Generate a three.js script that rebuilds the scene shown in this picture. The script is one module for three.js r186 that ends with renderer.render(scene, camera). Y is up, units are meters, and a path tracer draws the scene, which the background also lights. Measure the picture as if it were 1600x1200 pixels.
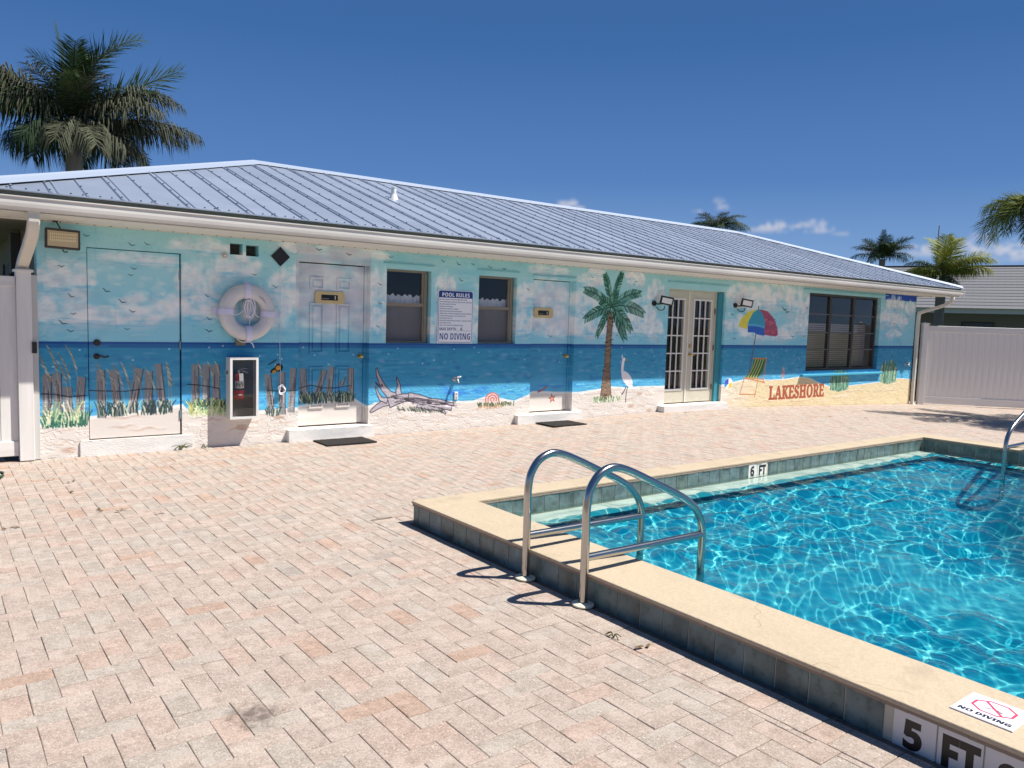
import * as THREE from 'three';
import { mergeGeometries } from 'three/addons/utils/BufferGeometryUtils.js';
import { RoundedBoxGeometry } from 'three/addons/geometries/RoundedBoxGeometry.js';

// ---------------------------------------------------------------- camera, sky, sun, exposure
const W = 1024, H = 768;
const scene = new THREE.Scene();
const camera = new THREE.PerspectiveCamera(52.57, W / H, 0.05, 400);
{
  const yaw = 0.6509, pitch = 0.0857, roll = 0.0312;
  const fwd = new THREE.Vector3(Math.sin(yaw), 0, -Math.cos(yaw)), right = new THREE.Vector3(Math.cos(yaw), 0, Math.sin(yaw)), up = new THREE.Vector3(0, 1, 0);
  const f2 = fwd.clone().multiplyScalar(Math.cos(pitch)).addScaledVector(up, -Math.sin(pitch));
  const u2 = up.clone().multiplyScalar(Math.cos(pitch)).addScaledVector(fwd, Math.sin(pitch));
  const r3 = right.clone().multiplyScalar(Math.cos(roll)).addScaledVector(u2, Math.sin(roll));
  const u3 = u2.clone().multiplyScalar(Math.cos(roll)).addScaledVector(right, -Math.sin(roll));
  camera.quaternion.setFromRotationMatrix(new THREE.Matrix4().makeBasis(r3, u3, f2.clone().negate()));
  camera.position.set(-0.9426, 1.6292, 9.1884);
  camera.updateMatrixWorld(true);
}
const renderer = new THREE.WebGLRenderer({ antialias: true });
renderer.setSize(W, H);
renderer.toneMapping = THREE.LinearToneMapping;
renderer.toneMappingExposure = 1.78;
renderer.shadowMap.enabled = true;

const sunDir = new THREE.Vector3(0.48, 1, 0.40).normalize();
const sun = new THREE.DirectionalLight(new THREE.Color(1, 0.955, 0.89), 4.3);
sun.position.copy(sunDir).multiplyScalar(60).add(new THREE.Vector3(8, 0, 4));
sun.target.position.set(8, 0, 4);
sun.castShadow = true;
Object.assign(sun.shadow.camera, { left: -30, right: 30, top: 30, bottom: -30, near: 1, far: 140 });
sun.shadow.mapSize.set(4096, 4096);
scene.add(sun, sun.target);

// seeded random numbers and noise
function rng(seed) { let s = seed >>> 0; return () => { s = (s + 0x6D2B79F5) >>> 0; let t = s; t = Math.imul(t ^ (t >>> 15), t | 1); t ^= t + Math.imul(t ^ (t >>> 7), t | 61); return ((t ^ (t >>> 14)) >>> 0) / 4294967296; }; }
const clamp = (x, a = 0, b = 1) => Math.min(b, Math.max(a, x)), lerp = (a, b, t) => a + (b - a) * t;
const smooth = (a, b, x) => { const t = clamp((x - a) / (b - a)); return t * t * (3 - 2 * t); };
const hash2 = (x, y, s = 0) => { let h = Math.imul(x, 374761393) ^ Math.imul(y, 668265263) ^ Math.imul(s + 7, 2147483647 ^ 0x5bd1e995); h = Math.imul(h ^ (h >>> 13), 1274126177); return ((h ^ (h >>> 16)) >>> 0) / 4294967296; };
function vnoise(x, y, p = 0, s = 0) { const xi = Math.floor(x), yi = Math.floor(y), fx = x - xi, fy = y - yi, w = (a) => p ? ((a % p) + p) % p : a, u = fx * fx * (3 - 2 * fx), v = fy * fy * (3 - 2 * fy); return lerp(lerp(hash2(w(xi), w(yi), s), hash2(w(xi + 1), w(yi), s), u), lerp(hash2(w(xi), w(yi + 1), s), hash2(w(xi + 1), w(yi + 1), s), u), v); }
function fbm(x, y, p = 0, oct = 4, s = 0) { let a = 0.5, t = 0, n = 0; for (let i = 0; i < oct; i++) { t += a * vnoise(x, y, p, s + i); n += a; x *= 2; y *= 2; p *= 2; a *= 0.5; } return t / n; }

// the sky: clear Florida blue, paler towards the horizon, a few small fair-weather clouds low down
{
  const w = 2048, h = 1024, data = new Float32Array(w * h * 4);
  const stops = [[-1, [0.20, 0.27, 0.36]], [0, [0.225, 0.335, 0.50]], [0.07, [0.155, 0.272, 0.475]], [0.17, [0.070, 0.163, 0.372]], [0.32, [0.036, 0.106, 0.275]], [0.6, [0.026, 0.078, 0.21]], [1.0, [0.026, 0.07, 0.185]]];
  const clouds = [[-0.858, 0.141, 0.017, 0.007, 0.75], [-0.847, 0.138, 0.014, 0.005, 0.7], [-0.690, 0.135, 0.013, 0.005, 0.5], [-0.668, 0.140, 0.014, 0.007, 0.5], [-0.669, 0.149, 0.009, 0.004, 0.35], [-0.612, 0.114, 0.03, 0.007, 0.8], [-0.600, 0.118, 0.018, 0.007, 0.7], [-0.553, 0.112, 0.022, 0.006, 0.7], [-0.560, 0.119, 0.02, 0.006, 0.6], [-0.53, 0.109, 0.014, 0.004, 0.5],
    [-0.405, 0.092, 0.04, 0.009, 0.7], [-0.372, 0.086, 0.045, 0.012, 0.75], [-0.425, 0.083, 0.04, 0.008, 0.6], [-0.385, 0.103, 0.02, 0.004, 0.4], [-0.47, 0.088, 0.04, 0.006, 0.45], [-0.34, 0.08, 0.05, 0.012, 0.7], [-0.29, 0.09, 0.05, 0.01, 0.6], [-0.2, 0.1, 0.06, 0.012, 0.6], [0.1, 0.09, 0.08, 0.012, 0.6], [0.5, 0.11, 0.06, 0.012, 0.6], [1.2, 0.1, 0.07, 0.012, 0.6], [2.1, 0.12, 0.06, 0.012, 0.6], [2.9, 0.1, 0.07, 0.014, 0.6], [-2.6, 0.1, 0.07, 0.012, 0.6], [-1.9, 0.09, 0.06, 0.01, 0.6]];
  for (let j = 0; j < h; j++) {
    const el = ((j + 0.5) / h - 0.5) * Math.PI, s = Math.sin(el);
    let k = 1; while (k < stops.length - 1 && s > stops[k][0]) k++;
    const [s0, c0] = stops[k - 1], [s1, c1] = stops[k], t = clamp((s - s0) / (s1 - s0));
    for (let i = 0; i < w; i++) {
      const az = ((i + 0.5) / w - 0.5) * 2 * Math.PI, c = [0, 1, 2].map((q) => lerp(c0[q], c1[q], t));
      const d = Math.cos(el) * Math.cos(az) * sunDir.x + s * sunDir.y + Math.cos(el) * Math.sin(az) * sunDir.z;
      for (let q = 0; q < 3; q++) c[q] *= 0.78;
      const glow = 0.25 * Math.pow(Math.max(d, 0), 8);
      for (let q = 0; q < 3; q++) c[q] = c[q] * (1 + glow) + glow * 0.12;
      if (el > 0.03 && el < 0.22) for (const [ca, ce, wa, we, m] of clouds) {
        let da = az - ca; if (da > Math.PI) da -= 2 * Math.PI; if (da < -Math.PI) da += 2 * Math.PI;
        if (Math.abs(da) > wa * 2 || Math.abs(el - ce) > we * 3) continue;
        const e = el - ce, up = e > 0 ? e / we : e / (we * 0.45), r = Math.hypot(da / wa, up);
        const n = fbm(az * 160, el * 300, 0, 5, 3), a = smooth(0.25, 0.75, 1.15 - r * 0.75 - (0.62 - n) * 1.6) * m * 0.88;
        const lit = 0.34 + 0.10 * clamp(up * 0.5);
        c[0] = lerp(c[0], lit * 0.97, a); c[1] = lerp(c[1], lit * 0.99, a); c[2] = lerp(c[2], lit * 1.12, a);
      }
      data.set([c[0], c[1], c[2], 1], (j * w + i) * 4);
    }
  }
  const t = new THREE.DataTexture(data, w, h, THREE.RGBAFormat, THREE.FloatType);
  t.mapping = THREE.EquirectangularReflectionMapping; t.magFilter = THREE.LinearFilter; t.minFilter = THREE.LinearFilter; t.needsUpdate = true;
  scene.background = t; scene.environment = t;
}

// ---------------------------------------------------------------- helpers
const used = new Map();
const numbered = (n) => { const k = used.get(n) ?? 0; used.set(n, k + 1); return k ? `${n}_${String(k).padStart(3, '0')}` : n; };
const V = (x, y, z) => new THREE.Vector3(x, y, z);
function tag(o, label, category, group) { o.userData.label = label; if (category) o.userData.category = category; if (group) o.userData.group = group; return o; }
function thing(name, pos, label, category, group, turn = 0) { const g = new THREE.Group(); g.name = numbered(name); g.position.set(...pos); g.rotation.y = turn; scene.add(g); return tag(g, label, category, group); }
function structure(name) { const g = new THREE.Group(); g.name = numbered(name); g.userData.kind = 'structure'; scene.add(g); return g; }
function norm(g) { const n = g.index ? g.toNonIndexed() : g; for (const k of Object.keys(n.attributes)) if (!['position', 'normal', 'uv'].includes(k)) n.deleteAttribute(k); if (!n.attributes.uv) n.setAttribute('uv', new THREE.BufferAttribute(new Float32Array(n.attributes.position.count * 2), 2)); n.morphAttributes = {}; return n; }
function merge(list) { const l = list.map(norm); const m = l.length > 1 ? mergeGeometries(l, false) : l[0]; m.clearGroups(); return m; }
function part(name, geoms, mat, parent) {
  const m = new THREE.Mesh(Array.isArray(geoms) ? merge(geoms) : geoms, mat);
  m.name = parent ? name : numbered(name); m.castShadow = m.receiveShadow = true;
  (parent ?? scene).add(m); return m;
}
const at = (g, x, y, z, rx = 0, ry = 0, rz = 0) => { const m = new THREE.Matrix4().makeRotationFromEuler(new THREE.Euler(rx, ry, rz)); m.setPosition(x, y, z); return g.applyMatrix4(m); };
const box = (x0, x1, y0, y1, z0, z1) => at(new THREE.BoxGeometry(x1 - x0, y1 - y0, z1 - z0), (x0 + x1) / 2, (y0 + y1) / 2, (z0 + z1) / 2);
const rbox = (x0, x1, y0, y1, z0, z1, r = 0.006, s = 2) => at(new RoundedBoxGeometry(x1 - x0, y1 - y0, z1 - z0, s, r), (x0 + x1) / 2, (y0 + y1) / 2, (z0 + z1) / 2);
const tube = (pts, r, seg = 24, rad = 10, closed = false) => new THREE.TubeGeometry(new THREE.CatmullRomCurve3(pts.map((p) => Array.isArray(p) ? V(...p) : p), closed, 'centripetal'), seg, r, rad, closed);
const cyl = (a, b, r0, r1 = r0, rad = 12) => { const A = V(...a), B = V(...b), d = B.clone().sub(A), g = new THREE.CylinderGeometry(r1, r0, d.length(), rad); g.applyQuaternion(new THREE.Quaternion().setFromUnitVectors(V(0, 1, 0), d.clone().normalize())); const c = A.add(B).multiplyScalar(0.5); g.translate(c.x, c.y, c.z); return g; };
function poly(verts, faces, uvs) { const p = [], u = []; for (const f of faces) for (let i = 1; i < f.length - 1; i++) for (const k of [f[0], f[i], f[i + 1]]) { p.push(...verts[k]); u.push(...(uvs ? uvs[k] : [verts[k][0], verts[k][2]])); } const g = new THREE.BufferGeometry(); g.setAttribute('position', new THREE.Float32BufferAttribute(p, 3)); g.setAttribute('uv', new THREE.Float32BufferAttribute(u, 2)); g.computeVertexNormals(); return g; }
function canvasTex(w, h, draw, srgb = true) { const c = document.createElement('canvas'); c.width = w; c.height = h; const x = c.getContext('2d'); draw(x, w, h); const t = new THREE.CanvasTexture(c); if (srgb) t.colorSpace = THREE.SRGBColorSpace; t.magFilter = THREE.LinearFilter; t.anisotropy = 8; return t; }
function dataTex(w, h, f, srgb = false, rep = true) { const d = new Uint8Array(w * h * 4); for (let j = 0; j < h; j++) for (let i = 0; i < w; i++) { const v = f(i / w, j / h, i, j), o = (j * w + i) * 4; if (typeof v === 'number') { d[o] = d[o + 1] = d[o + 2] = clamp(v) * 255; d[o + 3] = 255; } else { d[o] = clamp(v[0]) * 255; d[o + 1] = clamp(v[1]) * 255; d[o + 2] = clamp(v[2]) * 255; d[o + 3] = v[3] === undefined ? 255 : clamp(v[3]) * 255; } } const t = new THREE.DataTexture(d, w, h); t.magFilter = THREE.LinearFilter; t.minFilter = THREE.LinearMipmapLinearFilter; if (rep) t.wrapS = t.wrapT = THREE.RepeatWrapping; if (srgb) t.colorSpace = THREE.SRGBColorSpace; t.needsUpdate = true; return t; }
const rep = (t, x, y = x) => { const c = t.clone(); c.repeat.set(x, y); c.needsUpdate = true; return c; };
const lin = (r, g, b) => new THREE.Color().setRGB(r, g, b);
const std = (color, roughness = 0.7, extra = {}) => new THREE.MeshStandardMaterial({ color: Array.isArray(color) ? lin(...color) : color, roughness, ...extra });
const phys = (color, extra = {}) => new THREE.MeshPhysicalMaterial({ color: lin(...color), ...extra });

// ---------------------------------------------------------------- shared textures and materials
const grime = dataTex(512, 512, (u, v) => 0.80 + 0.20 * fbm(u * 6, v * 6, 6, 6, 11));
const fineBump = dataTex(512, 512, (u, v) => fbm(u * 40, v * 40, 40, 4, 21));
const stucco = dataTex(1024, 1024, (u, v) => { const n = fbm(u * 14, v * 22, 0, 4, 31); const p = fbm(u * 9 + 3 * n, v * 12, 0, 3, 41); return smooth(0.40, 0.62, p) * 0.75 + 0.25 * n; });
const M = {
  white: std([0.78, 0.77, 0.74], 0.45, { map: rep(grime, 0.7) }),
  vinyl: std([0.83, 0.80, 0.755], 0.38, { map: rep(grime, 0.5) }),
  paintTeal: std([0.10, 0.42, 0.50], 0.6),
  steel: std([0.44, 0.43, 0.41], 0.22, { metalness: 1, roughnessMap: rep(grime, 3) }),
  black: std([0.012, 0.012, 0.013], 0.45),
  bronze: std([0.075, 0.062, 0.05], 0.5),
  putty: std([0.62, 0.58, 0.46], 0.5, { map: rep(grime, 0.8) }),
  glass: new THREE.MeshPhysicalMaterial({ color: 0xffffff, transmission: 1, thickness: 0, roughness: 0.02, ior: 1.5, specularIntensity: 0.55 }),
  screen: new THREE.MeshPhysicalMaterial({ color: lin(0.66, 0.66, 0.68), transmission: 0.92, thickness: 0, roughness: 0.12, specularIntensity: 0.1 }),
  dark: std([0.06, 0.055, 0.05], 0.9),
  curtain: phys([0.80, 0.79, 0.84], { roughness: 0.95, transmission: 0.2, thickness: 0, side: THREE.DoubleSide }),
  brass: std([0.62, 0.45, 0.18], 0.3, { metalness: 1 }),
  chrome: std([0.7, 0.7, 0.7], 0.15, { metalness: 1 }),
  rope: std([0.78, 0.77, 0.82], 0.9),
  concrete: std([0.84, 0.82, 0.78], 0.85, { map: rep(grime, 1.2), bumpMap: rep(fineBump, 2), bumpScale: 0.004 }),
};

// ---------------------------------------------------------------- ground and paved deck
const KN = [[-40, 0.03], [0, 0.022], [2.6, 0.018], [3.7, 0.014], [5, 0.023], [6.2, 0.03], [7.7, 0.05], [9.15, 0.066], [11, 0.055], [13.6, -0.024], [18.3, -0.183], [20, -0.22], [60, -0.3]];
function deck(x, z) {
  let k = 1; while (k < KN.length - 1 && x > KN[k][0]) k++;
  const [a, ya] = KN[k - 1], [b, yb] = KN[k], t = clamp((x - a) / (b - a));
  const q = smooth(10.5, 15, x);
  return lerp(ya, yb, t) * (1 - smooth(lerp(0.2, 2, q), lerp(4, 8, q), z));
}
const POOL = { x0: 2.0845, xi: 2.5227, x1: 9.906, x2: 10.25, z0: 3.991, zi: 4.2287, z1: 16, z2: 16.3, top: 0.1774, water: 0.028 };
{
const sh = new THREE.Shape([[-300, -300], [300, -300], [300, 300], [-300, 300]].map((p) => new THREE.Vector2(...p))); sh.holes.push(new THREE.Path([[-20, -25], [21, -25], [21, 1.5], [-20, 1.5]].map((p) => new THREE.Vector2(...p))));
  const lawn = part('lawn', at(new THREE.ShapeGeometry(sh), 0, -0.5, 0, -Math.PI / 2), std([0.06, 0.085, 0.03], 1, { map: rep(grime, 0.2) }));
  lawn.userData.kind = 'structure';
}
const patio = structure('patio');
const speck = dataTex(1024, 1024, (u, v, i, j) => {
  const big = fbm(u * 7, v * 7, 7, 4, 51), mid = fbm(u * 60, v * 60, 60, 3, 61), g = vnoise(u * 130, v * 130, 130, 5), g2 = hash2(i, j, 9);
  let c = 0.72 + 0.30 * (big - 0.5) + 0.34 * (mid - 0.5) + 0.08 * (g2 - 0.5);
  c += 0.42 * smooth(0.74, 0.90, g) - 0.26 * smooth(0.20, 0.08, g);
  return [c, c * (0.985 + 0.05 * (big - 0.5)), c * (0.965 + 0.10 * (big - 0.5))];
});
const paverBump = dataTex(512, 512, (u, v, i, j) => 0.5 * fbm(u * 50, v * 50, 50, 3, 71) + 0.5 * hash2(i, j, 13));
{
  const xs = [], zs = [], push = (a, lo, hi, st, fixed) => { for (let v = lo; v <= hi + 1e-6; v += st) a.push(v); for (const f of fixed) a.push(f); a.sort((p, q) => p - q); };
  push(xs, -30, -2, 4, []); push(xs, -1.75, 22, 0.25, [POOL.x0 + 0.02, POOL.x2 - 0.02]); push(zs, -2, 6, 0.25, [POOL.z0 + 0.02]); push(zs, 7, 34, 1, [POOL.z2 - 0.02]);
  const ps = [], us = [];
  for (let i = 0; i < xs.length - 1; i++) for (let j = 0; j < zs.length - 1; j++) {
    const cx = (xs[i] + xs[i + 1]) / 2, cz = (zs[j] + zs[j + 1]) / 2;
    if (xs[i + 1] - xs[i] < 1e-6 || zs[j + 1] - zs[j] < 1e-6) continue;
    if (cx > POOL.x0 && cx < POOL.x2 && cz > POOL.z0 && cz < POOL.z2) continue;
    const q = [[xs[i], zs[j]], [xs[i], zs[j + 1]], [xs[i + 1], zs[j + 1]], [xs[i + 1], zs[j]]];
    for (const k of [0, 1, 2, 0, 2, 3]) { ps.push(q[k][0], deck(...q[k]) - 0.0048, q[k][1]); us.push(q[k][0], q[k][1]); }
  }
  const g = new THREE.BufferGeometry(); g.setAttribute('position', new THREE.Float32BufferAttribute(ps, 3)); g.setAttribute('uv', new THREE.Float32BufferAttribute(us, 2)); g.computeVertexNormals();
  part('sand_bed', g, std([0.20, 0.155, 0.12], 1, { map: rep(speck, 1.5) }), patio);
}
{
  // concrete pavers, 200 x 100 mm, in a ninety degree herringbone; a soldier course along the house and along the pool
  const R = rng(77), bricks = [], a = 0.1, ax = 0.1105, az = 0.1045, frustum = new THREE.Vector3();
  const view = (x, z, m = 0) => { frustum.set(x, deck(x, z), z).applyMatrix4(camera.matrixWorldInverse); if (frustum.z > -0.4) return null; const d = -frustum.z; frustum.applyMatrix4(camera.projectionMatrix); return Math.abs(frustum.x) < 1 + m && Math.abs(frustum.y) < 1 + m ? { x: frustum.x, y: frustum.y, d } : null; };
  camera.updateProjectionMatrix();
  const x0 = 1.14, z0 = 0.222, zA = 6.45;
  const inPool = (u0, u1, w0, w1) => u1 > POOL.x0 - 0.245 && w1 > POOL.z0 - 0.222 && u0 < POOL.x2 + 0.222;
  const add = (u0, u1, w0, w1) => { const cx = (u0 + u1) / 2, cz = (w0 + w1) / 2; if (cz < 0 && cx > -0.3 && cx < 18.3) return; if (!view(cx, cz, 0.6)) return; bricks.push([u0, u1, w0, w1]); };
  for (let i = -42; i < 190; i++) for (let j = -66; j < 60; j++) {
    const m = (((i + j) % 4) + 4) % 4; let r = null;
    if (m === 0) r = [i, i + 2, j, j + 1]; else if (m === 2) r = [i, i + 1, j, j + 2]; else continue;
    let u0 = x0 + r[0] * ax, u1 = x0 + r[1] * ax, w0 = zA + r[2] * az, w1 = zA + r[3] * az;
    if (u0 > -0.3 && u0 < 18.4) w0 = Math.max(w0, z0); else w0 = Math.max(w0, -0.4);
    if (w1 - w0 < 0.03) continue;
    if (u1 > 21.2) continue;
    if (inPool(u0, u1, w0, w1)) { // cut to the soldier course
      const inX = u0 < POOL.x0 - 0.245, inZ = w0 < POOL.z0 - 0.222, outR = u1 > POOL.x2 + 0.222;
      if (inX) u1 = Math.min(u1, POOL.x0 - 0.245); else if (inZ) w1 = Math.min(w1, POOL.z0 - 0.222); else if (outR) u0 = Math.max(u0, POOL.x2 + 0.222); else continue;
      if (u1 - u0 < 0.025 || w1 - w0 < 0.025) continue;
    }
    add(u0, u1, w0, w1);
  }
  for (let x = -0.3; x < 18.4; x += a) add(x, x + a, 0.02, 0.22);
  for (let z = POOL.z0 - 0.22; z < 12; z += az) add(POOL.x0 - 0.243, POOL.x0 - 0.04, z, z + az);
  for (let x = POOL.x0 - 0.04; x < 10.4; x += a) add(x, x + a, POOL.z0 - 0.22, POOL.z0 - 0.02);
  for (let z = POOL.z0 - 0.02; z < 6; z += a) add(POOL.x2 + 0.02, POOL.x2 + 0.22, z, z + a);
  // a chamfered block with its top at y = 0; (du, dv) slides the speckle
  const blockGeo = (lx, lz, du, dv, turn) => {
    const h = 0.03, c = 0.0022, X = lx / 2, Z = lz / 2, v = [[-X + c, 0, -Z + c], [X - c, 0, -Z + c], [X - c, 0, Z - c], [-X + c, 0, Z - c], [-X, -c, -Z], [X, -c, -Z], [X, -c, Z], [-X, -c, Z], [-X, -h, -Z], [X, -h, -Z], [X, -h, Z], [-X, -h, Z]];
    const f = [[3, 2, 1, 0]]; for (let k = 0; k < 4; k++) { const n = (k + 1) % 4; f.push([k, n, n + 4, k + 4], [k + 4, n + 4, n + 8, k + 8]); }
    return poly(v, f, v.map(([p, q, r]) => turn ? [r * 2.2 + du, p * 2.2 + q + dv] : [p * 2.2 + du, r * 2.2 + q + dv]));
  };
  const tone = () => { const t = R(), j = () => 0.96 + 0.08 * R(); let c = t < 0.44 ? [0.460, 0.390, 0.338] : t < 0.64 ? [0.462, 0.380, 0.328] : t < 0.86 ? [0.440, 0.392, 0.345] : t < 0.945 ? [0.460, 0.362, 0.305] : t < 0.975 ? [0.405, 0.362, 0.325] : [0.450, 0.332, 0.265]; const k = j(); return [c[0] * k * 1.26, c[1] * k * 1.225, c[2] * k * 1.20]; };
  const info = bricks.map(([u0, u1, w0, w1]) => { const cx = (u0 + u1) / 2, cz = (w0 + w1) / 2, v = view(cx, cz, 0); return { u0, u1, w0, w1, cx, cz, size: v ? 1 / (v.d * v.d * v.d) : 0 }; }).sort((p, q) => q.size - p.size);
  const place = (b) => {
    const e = 0.1, y = deck(b.cx, b.cz), sx = (deck(b.cx + e, b.cz) - deck(b.cx - e, b.cz)) / (2 * e), sz = (deck(b.cx, b.cz + e) - deck(b.cx, b.cz - e)) / (2 * e);
    return new THREE.Matrix4().makeRotationFromEuler(new THREE.Euler(-Math.atan(sz) + (R() - 0.5) * 0.012, (R() - 0.5) * 0.012, Math.atan(sx) + (R() - 0.5) * 0.012)).setPosition(b.cx + (R() - 0.5) * 0.002, y + (R() - 0.5) * 0.003, b.cz + (R() - 0.5) * 0.002);
  };
  const mats = Array.from({ length: 24 }, () => std(tone(), 0.92, { map: speck, bumpMap: rep(paverBump, 2), bumpScale: 0.0025 }));
  const cache = new Map(), gap = 0.0024;
  const geoFor = (b, variant) => { const lx = b.u1 - b.u0 - gap, lz = b.w1 - b.w0 - gap, key = `${Math.round(lx * 1000)},${Math.round(lz * 1000)},${variant}`; if (!cache.has(key)) cache.set(key, blockGeo(lx, lz, hash2(variant, 3) * 3, hash2(variant, 8) * 3, lz > lx)); return cache.get(key); };
  info.slice(0, 300).forEach((b, i) => {
    const m = new THREE.Mesh(geoFor(b, i % 9), mats[Math.floor(R() * mats.length)]); m.name = i ? `paver_${String(i).padStart(3, '0')}` : 'paver';
    m.applyMatrix4(place(b)); m.castShadow = m.receiveShadow = true; patio.add(m);
  });
  const field = new THREE.Group(); field.name = 'paver_field'; field.userData.kind = 'stuff'; patio.add(field);
  const fieldMat = std([1, 1, 1], 0.92, { map: speck, bumpMap: rep(paverBump, 2), bumpScale: 0.0025 }), sets = Array.from({ length: 6 }, () => []);
  info.slice(300).forEach((b, i) => sets[(i % 3) * 2 + (b.w1 - b.w0 > b.u1 - b.u0 ? 1 : 0)].push(b));
  sets.forEach((list, k) => {
    const v = k % 2, full = { u0: 0, u1: v ? a : 2 * a, w0: 0, w1: v ? 2 * a : a }, sc = new THREE.Matrix4();
    const im = new THREE.InstancedMesh(geoFor(full, k >> 1), fieldMat, list.length); im.name = 'paver_rows'; im.userData.kind = 'stuff'; im.castShadow = im.receiveShadow = true;
    list.forEach((b, i) => { im.setMatrixAt(i, place(b).multiply(sc.makeScale((b.u1 - b.u0 - gap) / (full.u1 - gap), 1, (b.w1 - b.w0 - gap) / (full.w1 - gap)))); im.setColorAt(i, lin(...tone())); });
    field.add(im);
  });
  console.log('pavers', info.length);
}

// ---------------------------------------------------------------- the mural (flat paint on stucco), drawn in metres on the wall
const WALL = { len: 18.29, y0: -0.5, y1: 2.6, split: 10.1 };
function paintMural(ctx, S, xa) {
  ctx.setTransform(S, 0, 0, -S, -xa * S, WALL.y1 * S);
  const R = rng(2024), rr = (a, b) => a + (b - a) * R();
  const rgba = (c, a) => `rgba(${c[0]},${c[1]},${c[2]},${a})`;
  const lg = (y0, y1, st) => { const g = ctx.createLinearGradient(0, y0, 0, y1); st.forEach(([t, c]) => g.addColorStop(t, c)); return g; };
  const blob = (x, y, rx, ry, c, a) => { ctx.save(); ctx.translate(x, y); ctx.scale(rx, ry); const g = ctx.createRadialGradient(0, 0, 0, 0, 0, 1); g.addColorStop(0, rgba(c, a)); g.addColorStop(0.55, rgba(c, a * 0.7)); g.addColorStop(1, rgba(c, 0)); ctx.fillStyle = g; ctx.fillRect(-1, -1, 2, 2); ctx.restore(); };
  const path = (pts, fill, stroke, lw = 0.01, close = true) => { ctx.beginPath(); pts.forEach((p, i) => i ? ctx.lineTo(p[0], p[1]) : ctx.moveTo(p[0], p[1])); if (close) ctx.closePath(); if (fill) { ctx.fillStyle = fill; ctx.fill(); } if (stroke) { ctx.strokeStyle = stroke; ctx.lineWidth = lw; ctx.lineJoin = 'round'; ctx.stroke(); } };
  const curve = (pts, stroke, lw) => { ctx.beginPath(); ctx.moveTo(...pts[0]); if (pts.length === 3) ctx.quadraticCurveTo(...pts[1], ...pts[2]); else for (const p of pts.slice(1)) ctx.lineTo(...p); ctx.strokeStyle = stroke; ctx.lineWidth = lw; ctx.lineCap = 'round'; ctx.stroke(); };
  // sky
  ctx.fillStyle = lg(1.2, 2.6, [[0, '#8fd2e4'], [0.3, '#9bdcea'], [0.65, '#a8dfe6'], [1, '#a2d8da']]); ctx.fillRect(-1, 1.2, 21, 1.5);
  for (let i = 0; i < 420; i++) blob(rr(-0.2, 18.4), rr(1.25, 2.5), rr(0.06, 0.35), rr(0.03, 0.1), R() < 0.5 ? [70, 185, 220] : [150, 228, 232], rr(0.05, 0.22));
  // clouds: [x, y, half width, half height, strength]
  const clouds = [[0.25, 1.88, 0.24, 0.2, 1], [0.2, 1.55, 0.28, 0.2, 1], [0.95, 2.12, 0.35, 0.08, 0.5], [1.1, 1.62, 0.32, 0.2, 1], [0.75, 1.5, 0.35, 0.12, 0.9], [1.55, 1.9, 0.2, 0.25, 0.9], [1.7, 1.6, 0.25, 0.2, 0.9], [2.0, 2.1, 0.22, 0.18, 1], [2.35, 1.6, 0.25, 0.3, 0.9], [2.6, 1.95, 0.2, 0.2, 0.8], [1.6, 2.3, 0.3, 0.12, 0.5], [3.2, 2.38, 0.6, 0.13, 1.1], [3.2, 2.05, 0.5, 0.22, 1.2], [3.2, 1.75, 0.5, 0.25, 1.1], [3.3, 1.5, 0.4, 0.18, 1], [3.85, 1.9, 0.15, 0.3, 0.8], [3.8, 1.5, 0.15, 0.2, 1], [4.85, 1.98, 0.14, 0.25, 1], [5.15, 1.7, 0.25, 0.2, 0.8], [4.75, 1.45, 0.2, 0.2, 0.9], [5.3, 1.4, 0.15, 0.2, 0.8], [6.25, 1.9, 0.15, 0.25, 1], [6.2, 1.5, 0.2, 0.2, 0.9], [6.75, 2.0, 0.35, 0.28, 1.1], [6.8, 1.6, 0.4, 0.25, 1.1], [7.05, 1.42, 0.3, 0.15, 0.8], [6.7, 2.34, 0.35, 0.1, 0.6], [7.55, 2.25, 0.25, 0.13, 1], [7.7, 2.4, 0.15, 0.08, 0.9], [7.5, 1.9, 0.25, 0.25, 1], [7.6, 1.5, 0.35, 0.22, 1], [8.6, 2.3, 0.17, 0.15, 1.2], [8.45, 2.37, 0.1, 0.07, 1.2], [8.75, 1.75, 0.3, 0.3, 0.9], [9.1, 2.1, 0.18, 0.25, 1], [9.0, 1.5, 0.25, 0.22, 1], [8.4, 1.5, 0.3, 0.2, 0.8], [11.5, 2.2, 0.4, 0.25, 1.1], [11.9, 2.05, 0.5, 0.35, 1.1], [12.6, 2.2, 0.5, 0.3, 1.1], [13.3, 2.1, 0.35, 0.35, 1], [11.4, 1.6, 0.35, 0.2, 0.9], [12.3, 1.42, 0.7, 0.15, 0.9], [13.2, 1.5, 0.4, 0.2, 0.8], [13.5, 1.7, 0.2, 0.25, 0.9], [17.25, 2.2, 0.35, 0.22, 1.3], [17.0, 1.85, 0.3, 0.25, 1.2], [17.6, 1.8, 0.3, 0.2, 1.2], [18.0, 2.1, 0.2, 0.2, 1.1], [17.3, 1.5, 0.3, 0.12, 0.7]];
  ctx.fillStyle = '#1b4fb4'; ctx.fillRect(16.8, 2.3, 1.6, 0.3);
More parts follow.
